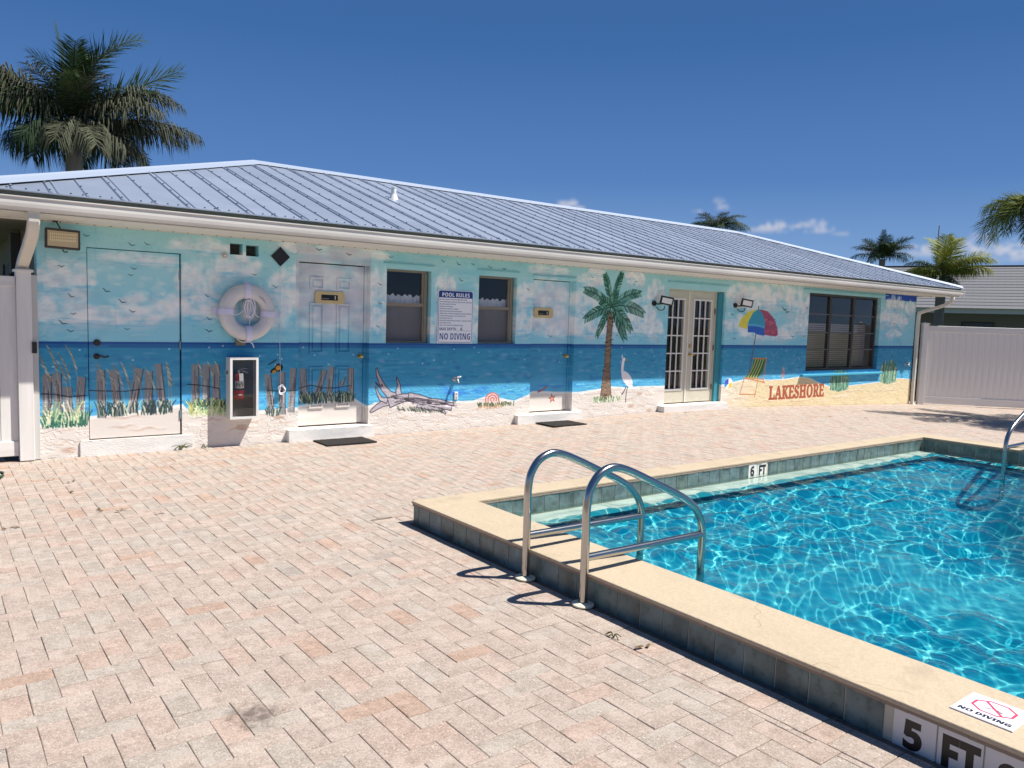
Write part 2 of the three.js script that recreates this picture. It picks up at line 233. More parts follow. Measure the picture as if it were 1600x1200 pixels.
  for (const [x, y, w, h, s] of clouds) {
    for (let i = 0; i < 16; i++) blob(x + rr(-1, 1) * w, y - h * 0.2 + rr(-0.7, 0.5) * h, w * rr(0.3, 0.6), h * rr(0.3, 0.55), R() < 0.5 ? [196, 212, 224] : [214, 224, 228], 0.3 * s);
    for (let i = 0; i < 60; i++) { const t = rr(-1.15, 1.15); blob(x + t * w, y + rr(-0.6, 1.0) * h * (1 - 0.5 * t * t), w * rr(0.10, 0.34), h * rr(0.12, 0.4), R() < 0.35 ? [244, 244, 238] : [250, 255, 252], 0.4 * s); }
    for (let i = 0; i < 46; i++) { const t = rr(-1, 1), e = rr(0.012, 0.05); ctx.beginPath(); ctx.ellipse(x + t * w, y + rr(-0.5, 0.95) * h * (1 - 0.5 * t * t), e * rr(1, 2), e, rr(-0.4, 0.4), 0, 7); ctx.fillStyle = R() < 0.7 ? 'rgba(252,252,248,0.2)' : 'rgba(206,216,226,0.2)'; ctx.fill(); }
    for (let i = 0; i < 10; i++) blob(x + rr(-1, 1) * w, y - h * rr(0.3, 0.9), w * rr(0.3, 0.7), h * rr(0.05, 0.15), [90, 190, 224], 0.25);
  }
  ctx.save(); ctx.beginPath(); ctx.rect(2.70, 1.36, 1.02, 1.1); ctx.clip(); for (let i = 0; i < 150; i++) blob(rr(2.7, 3.72), rr(1.45, 2.42), rr(0.08, 0.22), rr(0.05, 0.14), [[206, 206, 216], [178, 182, 196], [226, 224, 228], [160, 170, 188]][Math.floor(R() * 4)], 0.3); ctx.restore();
  ctx.save(); ctx.beginPath(); ctx.rect(6.4, 1.3, 0.86, 0.92); ctx.clip(); for (let i = 0; i < 70; i++) blob(rr(6.4, 7.26), rr(1.4, 2.2), rr(0.08, 0.2), rr(0.05, 0.12), [[206, 210, 222], [186, 196, 214], [232, 230, 234]][Math.floor(R() * 3)], 0.28); ctx.restore();
  ctx.strokeStyle = 'rgba(255,255,255,0.20)'; for (let i = 0; i < 260; i++) { const x = rr(0, 18.3), y = rr(1.3, 2.2); curve([[x, y], [x + rr(0.03, 0.12), y + rr(-0.01, 0.03)], [x + rr(0.08, 0.22), y + rr(-0.02, 0.05)]], 'rgba(250,248,250,0.22)', rr(0.004, 0.014)); }
  for (let i = 0; i < 150; i++) { const x = rr(0.05, 18.2), y = rr(1.35, 2.15), n = 4 + Math.floor(R() * 6); for (let k = 0; k < n; k++) blob(x + rr(-0.12, 0.12), y + rr(-0.05, 0.05), rr(0.02, 0.08), rr(0.015, 0.05), [246, 250, 248], rr(0.1, 0.35)); }
  // birds
  const bird = (x, y, s, t = 0) => { ctx.save(); ctx.translate(x, y); ctx.rotate(t); ctx.beginPath(); ctx.moveTo(-s, s * 0.55); ctx.quadraticCurveTo(-s * 0.35, s * 0.5, 0, 0); ctx.quadraticCurveTo(s * 0.4, s * 0.35, s, s * 0.12); ctx.quadraticCurveTo(s * 0.4, s * 0.1, 0, -s * 0.2); ctx.quadraticCurveTo(-s * 0.4, s * 0.25, -s, s * 0.55); ctx.fillStyle = '#27404f'; ctx.fill(); ctx.restore(); };
  for (const [x, y, s] of [[0.22, 2.0, 0.032], [0.3, 1.7, 0.034], [0.32, 1.52, 0.03], [0.22, 1.42, 0.045], [0.29, 1.34, 0.035], [0.9, 2.02, 0.03], [0.87, 1.95, 0.026], [0.63, 1.77, 0.04], [0.78, 1.66, 0.04], [0.88, 1.56, 0.034], [0.83, 1.37, 0.03], [0.45, 2.33, 0.032], [0.88, 2.27, 0.036], [1.03, 2.29, 0.03], [1.66, 1.76, 0.03], [1.68, 1.5, 0.035], [1.68, 1.36, 0.045], [2.45, 1.9, 0.035], [2.2, 2.03, 0.03], [3.4, 2.35, 0.04], [3.0, 2.38, 0.04], [4.0, 2.36, 0.03], [4.8, 2.36, 0.035], [5.05, 2.34, 0.04], [5.3, 2.35, 0.03], [5.6, 2.33, 0.035], [5.85, 2.32, 0.04], [3.84, 2.0, 0.03], [3.85, 1.75, 0.03], [3.82, 1.45, 0.03], [5.1, 2.12, 0.04], [6.3, 2.05, 0.03], [6.85, 1.35, 0.035], [7.6, 2.3, 0.035], [8.6, 2.28, 0.035], [8.2, 1.38, 0.03], [11.3, 1.35, 0.05], [11.2, 1.8, 0.05], [13.2, 1.4, 0.06], [13.6, 1.42, 0.05], [13.65, 2.0, 0.05], [12.85, 1.95, 0.09], [12.95, 1.9, 0.08], [17.3, 1.75, 0.05], [17.55, 1.6, 0.05]]) bird(x, y, s * 1.15, rr(-0.3, 0.3));
  // sea
  ctx.fillStyle = lg(0.3, 1.236, [[0, '#58b4dc'], [0.35, '#4daad4'], [0.5, '#3a9ac2'], [0.9, '#3594bc'], [1, '#2e88b6']]); ctx.fillRect(-1, 0.2, 21, 1.036);
  ctx.fillStyle = '#174f96'; ctx.fillRect(-1, 1.212, 21, 0.022); ctx.fillStyle = 'rgba(22,80,150,0.55)'; ctx.fillRect(-1, 1.17, 21, 0.045);
  for (let i = 0; i < 900; i++) { const y = rr(0.35, 1.2), c = R(); blob(rr(-0.2, 18.5), y, rr(0.04, 0.24), rr(0.008, 0.03), c < 0.4 ? [30, 112, 170] : c < 0.75 ? [104, 176, 212] : [60, 180, 200], rr(0.12, 0.4)); }
  for (let i = 0; i < 700; i++) blob(rr(-0.2, 18.5), rr(0.66, 1.14), rr(0.03, 0.11), rr(0.012, 0.04), R() < 0.7 ? [158, 184, 216] : [34, 96, 160], rr(0.12, 0.42));
  for (let i = 0; i < 260; i++) blob(rr(-0.2, 18.5), rr(0.4, 0.68), rr(0.05, 0.22), rr(0.01, 0.03), R() < 0.5 ? [130, 218, 248] : [40, 120, 220], rr(0.2, 0.5));
  for (let i = 0; i < 8; i++) blob(5.4 + rr(-0.5, 0.5), 0.58 + rr(-0.06, 0.05), rr(0.1, 0.2), rr(0.03, 0.07), [30, 110, 220], 0.35);
  for (let i = 0; i < 60; i++) { const x = rr(0, 18.3), y = rr(0.95, 1.2); blob(x, y, 0.014, 0.012, [235, 245, 250], 0.9); }
  // sand
  const top = [[-0.5, 0.36], [0, 0.38], [0.2, 0.37], [0.45, 0.43], [0.75, 0.45], [1.1, 0.49], [1.38, 0.52], [1.42, 0.47], [1.75, 0.44], [2.2, 0.41], [2.7, 0.42], [3.0, 0.46], [3.5, 0.52], [3.7, 0.40], [3.8, 0.44], [4.1, 0.46], [4.6, 0.42], [5.0, 0.41], [5.35, 0.40], [5.6, 0.46], [5.75, 0.44], [6.1, 0.37], [6.4, 0.46], [6.55, 0.49], [6.8, 0.48], [7.1, 0.46], [7.4, 0.46], [7.8, 0.49], [8.1, 0.53], [8.5, 0.50], [8.8, 0.51], [9.28, 0.505], [9.6, 0.5], [11.0, 0.47], [11.6, 0.55], [12.0, 0.56], [12.5, 0.53], [13.1, 0.54], [13.5, 0.57], [13.9, 0.54], [14.3, 0.42], [14.7, 0.34], [15.4, 0.33], [16.2, 0.36], [16.8, 0.38], [17.3, 0.42], [17.7, 0.45], [18.5, 0.40]];
  const sandPath = () => { ctx.beginPath(); ctx.moveTo(-1, -0.6); top.forEach(([x, y]) => ctx.lineTo(x, y)); ctx.lineTo(19, -0.6); ctx.closePath(); };
  sandPath(); ctx.fillStyle = '#dcd4cb'; ctx.fill(); ctx.strokeStyle = 'rgba(236,234,230,0.9)'; ctx.lineWidth = 0.035; ctx.stroke();
  ctx.save(); sandPath(); ctx.clip();
  { const g = ctx.createLinearGradient(10.6, 0, 12.2, 0); g.addColorStop(0, 'rgba(232,216,172,0)'); g.addColorStop(1, 'rgba(222,204,158,0.85)'); ctx.fillStyle = g; ctx.fillRect(10, -0.6, 9, 1.6); }
  for (let i = 0; i < 260; i++) { const x = rr(-0.2, 18.4), w = x > 11; blob(x, rr(-0.3, 0.5), rr(0.05, 0.3), rr(0.012, 0.04), R() < 0.5 ? (w ? [222, 196, 138] : [216, 206, 196]) : [246, 240, 230], rr(0.2, 0.5)); }
  const ripple = (x, y, w) => { for (let t = 0; t <= 1; t += 0.035 / w * 0.5) { const yy = y + 0.012 * Math.sin(t * 13 + x * 9) + 0.018 * Math.sin(t * 3.1), e = Math.sin(Math.PI * t); blob(x + t * w, yy, rr(0.03, 0.06), rr(0.010, 0.022), [168, 124, 96], 0.20 * e * rr(0.3, 1)); if (R() < 0.5) blob(x + t * w, yy + 0.022, 0.05, 0.014, [240, 234, 226], 0.3 * e); } };
  for (const [x, y, w] of [[0.16, 0.3, 0.14], [0.12, 0.16, 0.2], [0.55, 0.4, 0.5], [0.62, 0.3, 0.35], [0.8, 0.26, 0.45], [1.6, 0.33, 0.25], [1.85, 0.2, 0.4], [2.1, 0.28, 0.3], [1.55, 0.2, 0.15], [2.45, 0.25, 0.25], [2.3, 0.14, 0.3], [3.75, 0.28, 0.3], [4.1, 0.22, 0.25], [4.8, 0.21, 0.6], [4.6, 0.13, 0.3], [5.3, 0.27, 0.5], [5.5, 0.34, 0.4], [7.6, 0.22, 0.3], [8.4, 0.3, 0.35], [8.7, 0.18, 0.3], [8.9, 0.36, 0.25], [12.0, 0.1, 0.8], [13.0, 0.06, 1.0], [15.4, 0.2, 0.8], [16.4, 0.16, 1.2], [14.6, 0.08, 0.9], [17.2, 0.3, 0.6], [11.3, 0.2, 0.5]]) ripple(x, y, w);
  for (const [x, y] of [[0.25, 0.1], [2.5, 0.33], [2.62, 0.42], [2.05, 0.24], [8.8, 0.4], [8.6, 0.2], [9.05, 0.1]]) blob(x, y, 0.09, 0.04, [160, 112, 84], 0.45);
  ctx.restore();
  // old fence posts and a sagging wire
  const post = (x0, y0, x1, y1, w, tri) => {
    const d = Math.hypot(x1 - x0, y1 - y0), nx = (y1 - y0) / d * w * 0.575, ny = -(x1 - x0) / d * w * 0.575;
    path(tri ? [[x0 - nx, y0], [x0 + nx, y0], [x1 + nx, y1]] : [[x0 - nx, y0 - ny], [x0 + nx, y0 + ny], [x1 + nx * 0.92, y1 + ny], [x1 - nx * 0.92, y1 - ny + 0.012]], '#8c8f90');
    for (let k = 0; k < 9; k++) { const o = rr(-0.8, 0.8), a = rr(0, 0.5), b = a + rr(0.2, 0.5); curve([[lerp(x0, x1, a) + nx * o, lerp(y0, y1, a)], [lerp(x0, x1, b) + nx * o * rr(0.7, 1.1), lerp(y0, y1, b)]], R() < 0.5 ? 'rgba(66,58,64,0.65)' : 'rgba(196,188,190,0.55)', rr(0.004, 0.012)); }
    curve([[x0 + nx * 0.9, y0], [x1 + nx * 0.9, y1]], 'rgba(48,40,48,0.7)', 0.009);
  };
  for (const p of [[0.065, 0.36, 0.07, 0.89, 0.075], [0.165, 0.37, 0.16, 0.9, 0.075], [0.262, 0.36, 0.25, 0.76, 0.08], [0.35, 0.36, 0.385, 0.86, 0.075], [0.57, 0.42, 0.565, 0.93, 0.075], [0.735, 0.43, 0.69, 0.93, 0.075], [0.86, 0.46, 0.945, 0.94, 0.08], [1.035, 0.45, 1.04, 0.91, 0.075], [1.185, 0.48, 1.135, 0.99, 0.07], [1.53, 0.46, 1.525, 0.98, 0.075], [1.645, 0.48, 1.645, 0.975, 0.075], [1.76, 0.47, 1.755, 0.975, 0.08], [2.41, 0.385, 2.36, 0.85, 0.075], [2.545, 0.36, 2.535, 0.875, 0.075], [2.655, 0.38, 2.68, 0.92, 0.075], [2.86, 0.52, 2.84, 0.905, 0.085], [3.0, 0.5, 3.13, 0.88, 0.075], [3.185, 0.49, 3.22, 0.92, 0.08], [3.5, 0.47, 3.49, 0.905, 0.08]]) post(...p);
  post(3.34, 0.68, 3.38, 0.8, 0.08, true);
  const wire = (p) => curve(p, 'rgba(28,34,48,0.85)', 0.011);
  wire([[0.02, 0.70], [0.15, 0.69], [0.27, 0.66], [0.42, 0.67]]); wire([[0.46, 0.72], [0.6, 0.71], [0.8, 0.70], [1.0, 0.72], [1.18, 0.71]]); wire([[1.44, 0.76], [1.6, 0.75], [1.8, 0.70]]); wire([[2.36, 0.66], [2.55, 0.645], [2.75, 0.655], [2.95, 0.70], [3.1, 0.66], [3.25, 0.655], [3.5, 0.68]]);
  // grass tufts and sea oats
  const tuft = (x0, x1, y, h, n, cols) => { for (let i = 0; i < n; i++) { const x = rr(x0, x1), l = h * rr(0.5, 1.1), b = rr(-0.5, 0.5) * l; curve([[x, y + rr(-0.02, 0.02)], [x + b * 0.3, y + l * 0.6], [x + b, y + l]], cols[Math.floor(R() * cols.length)], rr(0.006, 0.014)); } };
  const greens = ['#2f6f5e', '#2f6858', '#2a5a52', '#255048', '#d3dcb4', '#4f8468'], dk = ['#24343a', '#2c4646', '#33504a', '#1f3038', '#c8cdb0'];
  tuft(0.02, 0.43, 0.36, 0.14, 150, greens); tuft(0.02, 0.43, 0.40, 0.2, 34, ['#dcdcb8', '#c9d4a4', '#7fa884', '#e6e0c4']);
  tuft(0.54, 1.28, 0.45, 0.14, 120, dk); tuft(1.48, 1.86, 0.44, 0.14, 110, ['#2c4646', '#5f9c6c', '#d8dc98', '#c2b45c', '#33504a']); tuft(1.46, 1.9, 0.40, 0.1, 70, ['#d8e0a8', '#a8c488', '#f0ecc8']);
  tuft(2.8, 3.55, 0.48, 0.13, 150, ['#27423f', '#3c5a4c', '#c8cdb0', '#8c9a6c', '#1f3038']); tuft(2.35, 2.5, 0.36, 0.1, 20, dk);
  const oat = (x, y, dx, h) => { curve([[x, y], [x + dx * 0.15, y + h * 0.65], [x + dx, y + h]], 'rgba(196,192,170,0.75)', 0.006); for (let k = 0; k < 22; k++) { const t = 0.45 + 0.55 * k / 22, u = 1 - t, px = u * u * x + 2 * u * t * (x + dx * 0.15) + t * t * (x + dx), py = u * u * y + 2 * u * t * (y + h * 0.65) + t * t * (y + h); curve([[px, py], [px + 0.022 * (dx < 0 ? 1 : -1), py - 0.03]], R() < 0.6 ? '#857d68' : '#d6d0b8', 0.006); } };
  for (const a of [[0.1, 0.6, -0.1, 0.5], [0.19, 0.62, -0.12, 0.58], [0.3, 0.6, -0.13, 0.52], [0.36, 0.7, -0.12, 0.5], [0.16, 0.6, -0.14, 0.4], [0.26, 0.62, -0.1, 0.42], [0.62, 0.6, -0.1, 0.42], [0.8, 0.5, -0.12, 0.5], [0.86, 0.5, -0.1, 0.52], [0.98, 0.5, -0.12, 0.5], [1.12, 0.5, -0.12, 0.46], [1.25, 0.5, -0.03, 0.52], [1.28, 0.5, -0.06, 0.5], [0.72, 0.45, -0.1, 0.5], [1.6, 0.7, -0.05, 0.32], [1.72, 0.72, -0.06, 0.3], [1.8, 0.7, -0.06, 0.32]]) oat(...a);
  // butterfly over the posts
  for (const [x, y, sx, sy, c] of [[2.44, 0.9, 0.05, 0.03, '#1d2226'], [2.5, 0.935, 0.05, 0.05, '#1d2226'], [2.49, 0.93, 0.03, 0.03, '#d9a23c'], [2.44, 0.885, 0.03, 0.018, '#c9953c'], [2.42, 1.0, 0.07, 0.012, 'rgba(30,40,48,0.6)']]) { ctx.beginPath(); ctx.ellipse(x, y, sx, sy, 0.5, 0, 7); ctx.fillStyle = c; ctx.fill(); }
  // driftwood
  const limb = (pts, w0, w1) => { const L = [], Rr = []; for (let i = 0; i < pts.length; i++) { const p = pts[Math.max(0, i - 1)], q = pts[Math.min(pts.length - 1, i + 1)], d = Math.hypot(q[0] - p[0], q[1] - p[1]) || 1, nx = -(q[1] - p[1]) / d, ny = (q[0] - p[0]) / d, w = lerp(w0, w1, i / (pts.length - 1)) / 2 * (0.85 + 0.3 * R()); L.push([pts[i][0] + nx * w, pts[i][1] + ny * w]); Rr.unshift([pts[i][0] - nx * w, pts[i][1] - ny * w]); } path([...L, ...Rr], '#b5adb5', '#3a3642', 0.011); };
  limb([[4.02, 0.46], [3.92, 0.44], [3.84, 0.40], [3.76, 0.35], [3.73, 0.33]], 0.1, 0.02); limb([[3.98, 0.47], [3.88, 0.5], [3.84, 0.57], [3.80, 0.66]], 0.07, 0.014); limb([[4.1, 0.5], [4.0, 0.56], [3.92, 0.64], [3.87, 0.74], [3.83, 0.82], [3.81, 0.91]], 0.12, 0.016); limb([[3.9, 0.68], [3.86, 0.66], [3.80, 0.72]], 0.03, 0.008); limb([[4.16, 0.52], [4.14, 0.6], [4.15, 0.68], [4.11, 0.78]], 0.1, 0.012);
  limb([[4.0, 0.44], [4.1, 0.47], [4.22, 0.5], [4.36, 0.5], [4.5, 0.455], [4.66, 0.42], [4.82, 0.385], [4.93, 0.36], [5.0, 0.345]], 0.13, 0.10); limb([[4.3, 0.52], [4.46, 0.5], [4.62, 0.455], [4.8, 0.43], [4.92, 0.40], [5.03, 0.375]], 0.09, 0.03); limb([[4.44, 0.4], [4.6, 0.36], [4.74, 0.33], [4.86, 0.29], [4.9, 0.25]], 0.09, 0.02);
  for (let i = 0; i < 90; i++) { const t = R(), x = lerp(4.02, 4.9, t), y = lerp(0.50, 0.38, t) + rr(-0.06, 0.05) * (1 - 0.3 * t); curve([[x, y], [x + 0.07, y + rr(-0.02, 0.012)], [x + rr(0.1, 0.24), y - rr(0.005, 0.05)]], R() < 0.5 ? 'rgba(62,56,68,0.8)' : R() < 0.6 ? 'rgba(232,228,232,0.75)' : 'rgba(150,138,150,0.8)', rr(0.004, 0.012)); }
  for (const [x, y, q] of [[4.28, 0.47, 0.03], [4.62, 0.41, 0.022], [4.1, 0.5, 0.018]]) { ctx.beginPath(); ctx.ellipse(x, y, q * 1.6, q * 0.6, -0.3, 0, 7); ctx.fillStyle = '#3c3640'; ctx.fill(); curve([[x - q * 2.4, y + q * 0.6], [x, y + q * 1.2], [x + q * 2.4, y + q * 0.2]], 'rgba(60,54,66,0.8)', 0.006); }
  for (let i = 0; i < 60; i++) { const x = rr(4.1, 4.85); curve([[x, 0.40 - 0.09 * (x - 4.1) - 0.05 * R()], [x + 0.03, 0.36 - 0.09 * (x - 4.1) - 0.04 * R()]], 'rgba(48,58,52,0.5)', 0.014); }
  // shell and little plants
  for (let k = 6; k > 0; k--) { ctx.beginPath(); ctx.ellipse(5.7, 0.42, 0.022 * k, 0.018 * k, 0, 0, Math.PI * 2); ctx.fillStyle = k % 2 ? '#e8c8c0' : '#c47a78'; ctx.fill(); }
  sandPath(); ctx.save(); ctx.clip(); blob(5.7, 0.36, 0.2, 0.05, [233, 225, 216], 1); ctx.restore();
  tuft(5.45, 6.1, 0.33, 0.05, 90, ['#52684c', '#3c5244', '#8a8a58']); tuft(5.45, 5.9, 0.3, 0.03, 40, ['#c09a66', '#b88858']);
  // starfish
  const star = (x, y, r, t, c) => { const p = []; for (let k = 0; k < 10; k++) { const q = t + k * Math.PI / 5, s = k % 2 ? r * 0.38 : r; p.push([x + s * Math.cos(q), y + s * Math.sin(q)]); } path(p, c, '#8a4236', 0.006); };
  star(6.93, 0.38, 0.075, 0.5, '#c8705c'); blob(6.93, 0.38, 0.03, 0.03, [235, 200, 180], 0.8); curve([[6.64, 0.49], [6.7, 0.5], [6.8, 0.56]], '#b46858', 0.026);
  // palm
  path([[7.87, 0.33], [7.94, 0.9], [7.96, 1.4], [7.98, 1.75], [8.1, 1.75], [8.07, 1.3], [8.07, 0.8], [8.13, 0.32]], '#86705c', '#4c3a2e', 0.01);
  for (let i = 0; i < 130; i++) { const t = R(), y = lerp(0.34, 1.7, t), x = lerp(7.99, 8.03, t) + rr(-0.1, 0.1) * (1 - 0.4 * t); curve([[x - 0.03, y], [x, y + rr(-0.02, 0.006)], [x + 0.03, y + 0.008]], R() < 0.5 ? 'rgba(58,42,32,0.7)' : 'rgba(176,146,112,0.6)', rr(0.005, 0.012)); }
  tuft(7.72, 8.35, 0.30, 0.08, 110, ['#5a7a5c', '#b8c890', '#e6ead0', '#3c6250']);
  const C0 = [8.05, 1.84];
  const frond = (tx, ty, sag, w) => {
    const mx = (C0[0] + tx) / 2, my = (C0[1] + ty) / 2 + sag;
    const pt = (t) => { const u = 1 - t; return [u * u * C0[0] + 2 * u * t * mx + t * t * tx, u * u * C0[1] + 2 * u * t * my + t * t * ty]; };
    for (let k = 2; k <= 36; k++) { const t = k / 36, [x, y] = pt(t), [x2, y2] = pt(Math.max(0, t - 0.04)), a = Math.atan2(y - y2, x - x2), l = w * (0.35 + 0.65 * Math.sin(Math.PI * (0.12 + 0.8 * t))); for (const s of [-1, 1]) { const b = a + s * 0.78; curve([[x, y], [x + Math.cos(b) * l * 0.6, y + Math.sin(b) * l * 0.6 + 0.004], [x + Math.cos(b) * l, y + Math.sin(b) * l - 0.012]], ['#1f5a48', '#2a6e58', '#3a8468', '#183f38', '#7fb89c'][Math.floor(R() * 5)], rr(0.007, 0.0125)); } }
    curve([C0, [mx, my], [tx, ty]], '#274f42', 0.015);
  };
  for (const f of [[7.45, 2.10, 0.1, 0.12], [7.88, 2.36, 0.08, 0.1], [8.25, 2.40, 0.06, 0.1], [8.7, 2.10, 0.13, 0.12], [8.8, 1.76, 0.14, 0.14], [8.38, 1.34, 0.1, 0.13], [8.52, 1.48, 0.12, 0.12], [7.75, 1.38, 0.1, 0.09], [7.48, 1.64, 0.08, 0.12], [8.15, 2.1, 0, 0.1], [7.8, 1.95, 0.05, 0.12]]) frond(...f);
  for (let i = 0; i < 26; i++) blob(8.03 + rr(-0.08, 0.08), 1.72 + rr(-0.12, 0.06), 0.02, 0.018, [60, 46, 34], 0.8);
  // white wading bird
  ctx.beginPath(); ctx.ellipse(8.48, 0.66, 0.17, 0.085, -0.75, 0, 7); ctx.fillStyle = '#f2eff2'; ctx.fill();
  path([[8.56, 0.62], [8.66, 0.5], [8.58, 0.5], [8.45, 0.56]], '#e8e4ea'); curve([[8.37, 0.74], [8.34, 0.86], [8.375, 0.97]], '#f0edf0', 0.055); curve([[8.36, 0.8], [8.37, 0.86], [8.385, 0.98]], '#f4f1f4', 0.04);
  ctx.beginPath(); ctx.ellipse(8.385, 0.985, 0.04, 0.03, 0.2, 0, 7); ctx.fillStyle = '#f6f3f6'; ctx.fill(); curve([[8.36, 1.0], [8.33, 1.03], [8.34, 1.06]], '#e8e6ee', 0.02);
  path([[8.41, 0.995], [8.52, 0.965], [8.41, 0.965]], '#a89a50'); curve([[8.46, 0.52], [8.42, 0.44], [8.37, 0.4]], '#26333c', 0.018); curve([[8.5, 0.52], [8.46, 0.42], [8.47, 0.27]], '#26333c', 0.016);
  // sun umbrella, deck chair, ball
  ctx.save();
  curve([[11.80, 0.58], [11.98, 1.52]], '#5a6678', 0.03);
  path([[11.40, 1.60], [11.48, 1.74], [11.7, 1.88], [12.0, 1.935], [11.86, 1.8], [11.74, 1.62], [11.64, 1.545], [11.52, 1.56]], '#e8dc58');
  path([[11.70, 1.50], [11.70, 1.68], [11.84, 1.86], [12.0, 1.935], [12.14, 1.88], [12.24, 1.7], [12.24, 1.46], [12.05, 1.5], [11.9, 1.5]], '#3aa0c0'); path([[11.70, 1.48], [11.70, 1.62], [11.9, 1.62], [12.24, 1.60], [12.24, 1.42], [12.02, 1.44], [11.9, 1.48]], '#2f68c4'); curve([[11.7, 1.62], [11.95, 1.64], [12.24, 1.58]], '#58b4dc', 0.04);
  path([[12.02, 1.935], [12.3, 1.9], [12.5, 1.78], [12.66, 1.58], [12.69, 1.44], [12.62, 1.41], [12.44, 1.42], [12.24, 1.44], [12.24, 1.7], [12.14, 1.85]], '#a85470'); for (let i = 0; i < 30; i++) blob(rr(12.24, 12.62), rr(1.46, 1.75), 0.05, 0.03, R() < 0.5 ? [216, 120, 130] : [132, 64, 110], 0.5);
  curve([[12.0, 1.935], [12.005, 1.98]], '#3a6a88', 0.03);
  path([[11.95, 0.97], [12.34, 0.96], [12.26, 0.7], [12.12, 0.6], [11.68, 0.6], [11.82, 0.68], [11.9, 0.8]], '#2f7a52', '#a8845c', 0.012);
  for (const o of [0.06, 0.14, 0.22, 0.3]) { curve([[11.96 + o, 0.965], [11.9 + o, 0.8], [11.72 + o * 1.1, 0.61]], '#c8c060', 0.022); curve([[12.0 + o, 0.965], [11.94 + o, 0.8], [11.76 + o * 1.1, 0.61]], '#1f5a44', 0.012); }
  for (const l of [[[11.93, 0.98], [12.36, 0.97]], [[12.36, 0.97], [12.3, 0.6]], [[11.68, 0.6], [12.3, 0.56]], [[11.68, 0.6], [11.56, 0.29]], [[11.56, 0.29], [12.06, 0.265]], [[12.12, 0.58], [12.04, 0.22]], [[11.66, 0.6], [12.34, 0.5]], [[12.36, 0.97], [12.29, 0.5]]]) curve(l, '#c48a5c', 0.024);
  ctx.restore();
  ctx.beginPath(); ctx.ellipse(11.2, 0.5, 0.13, 0.11, 0, 0, 7); ctx.fillStyle = '#f4f0e8'; ctx.fill(); path([[11.2, 0.5], [11.07, 0.5], [11.1, 0.57], [11.2, 0.61]], '#2c58c0'); path([[11.2, 0.5], [11.1, 0.43], [11.07, 0.5]], '#3a86d0'); path([[11.22, 0.5], [11.32, 0.52], [11.3, 0.44], [11.2, 0.4]], '#ecc83c');
  ctx.beginPath(); ctx.ellipse(12.95, 0.66, 0.07, 0.09, 0, 0, 7); ctx.fillStyle = '#a89aa8'; ctx.fill(); blob(12.95, 0.76, 0.05, 0.05, [200, 184, 176], 1); blob(12.95, 0.55, 0.05, 0.04, [220, 220, 224], 0.9);
  // lettering
  ctx.save(); ctx.translate(12.5, 0.15); ctx.scale(1, -1); ctx.font = 'bold 100px serif'; ctx.textBaseline = 'alphabetic'; const wd = ctx.measureText('LAKESHORE').width; ctx.scale(1.99 / wd, 0.0036); ctx.fillStyle = '#a8553a'; ctx.strokeStyle = '#a8553a'; ctx.lineWidth = 7; ctx.lineJoin = 'round'; ctx.fillText('LAKESHORE', 0, 0); ctx.strokeText('LAKESHORE', 0, 0); ctx.restore();
  // grass clumps
  for (const [x0, x1, y, h] of [[14.72, 15.45, 0.22, 0.42], [16.82, 17.55, 0.33, 0.5]]) { for (let i = 0; i < 420; i++) { const x = rr(x0, x1), b = rr(-0.06, 0.06), yy = y + rr(0, 0.1) + 0.1 * Math.abs((x - (x0 + x1) / 2) / (x1 - x0)); const l = h * rr(0.45, 1) * (1 - 0.5 * Math.pow(Math.abs((x - (x0 + x1) / 2) / (x1 - x0) * 2), 3)); curve([[x, yy], [x + b * 0.4, yy + l * 0.6], [x + b, yy + l]], ['#3f7a66', '#2f6656', '#5f9a80', '#c8d4ae', '#8fb89c', '#4a8a78'][Math.floor(R() * 6)], rr(0.012, 0.022)); } }
  for (let i = 0; i < 120; i++) { const x = rr(0, 18.3), y = rr(0.5, 2.45), l = rr(0.1, 0.5); for (let k = 0; k < 8; k++) blob(x + rr(-0.006, 0.006), y - l * k / 8, rr(0.006, 0.014), l / 9, R() < 0.6 ? [70, 84, 88] : [240, 244, 244], 0.07); }
  // overall brush wear
  for (let i = 0; i < 500; i++) blob(rr(0, 18.3), rr(-0.3, 2.5), rr(0.02, 0.12), rr(0.02, 0.1), R() < 0.5 ? [255, 255, 255] : [40, 60, 70], 0.045);
}
const muralTex = [[-0.05, 10.15, 2048], [10.05, 18.35, 2048]].map(([xa, xb, w]) => { const S = w / (xb - xa), h = Math.round((WALL.y1 - WALL.y0) * S); const t = canvasTex(w, h, (c) => paintMural(c, S, xa)); t.userData = { xa, xb }; return t; });
function muralUV(g, k) { // u, v from the place on the wall; a second set in metres for the stucco relief
  const { xa, xb } = muralTex[k].userData, p = g.attributes.position, n = g.attributes.normal, uv = new Float32Array(p.count * 2), uv1 = new Float32Array(p.count * 2);
  for (let i = 0; i < p.count; i++) { const x = p.getX(i), y = p.getY(i), z = p.getZ(i), side = Math.abs(n.getX(i)) > 0.7, top = Math.abs(n.getY(i)) > 0.7; uv[2 * i] = clamp((x - xa) / (xb - xa), 0.001, 0.999); uv[2 * i + 1] = clamp((y - WALL.y0) / (WALL.y1 - WALL.y0), 0.001, 0.999); uv1[2 * i] = (side ? z : x); uv1[2 * i + 1] = (top ? z : y); }
  g.setAttribute('uv', new THREE.BufferAttribute(uv, 2)); g.setAttribute('uv1', new THREE.BufferAttribute(uv1, 2)); return g;
}
const stuccoB = rep(stucco, 1.25); stuccoB.channel = 1;
const smoothB = rep(fineBump, 1.5); smoothB.channel = 1;
const wallMat = muralTex.map((t) => std([1, 1, 1], 0.82, { map: t, bumpMap: stuccoB, bumpScale: 0.004 }));
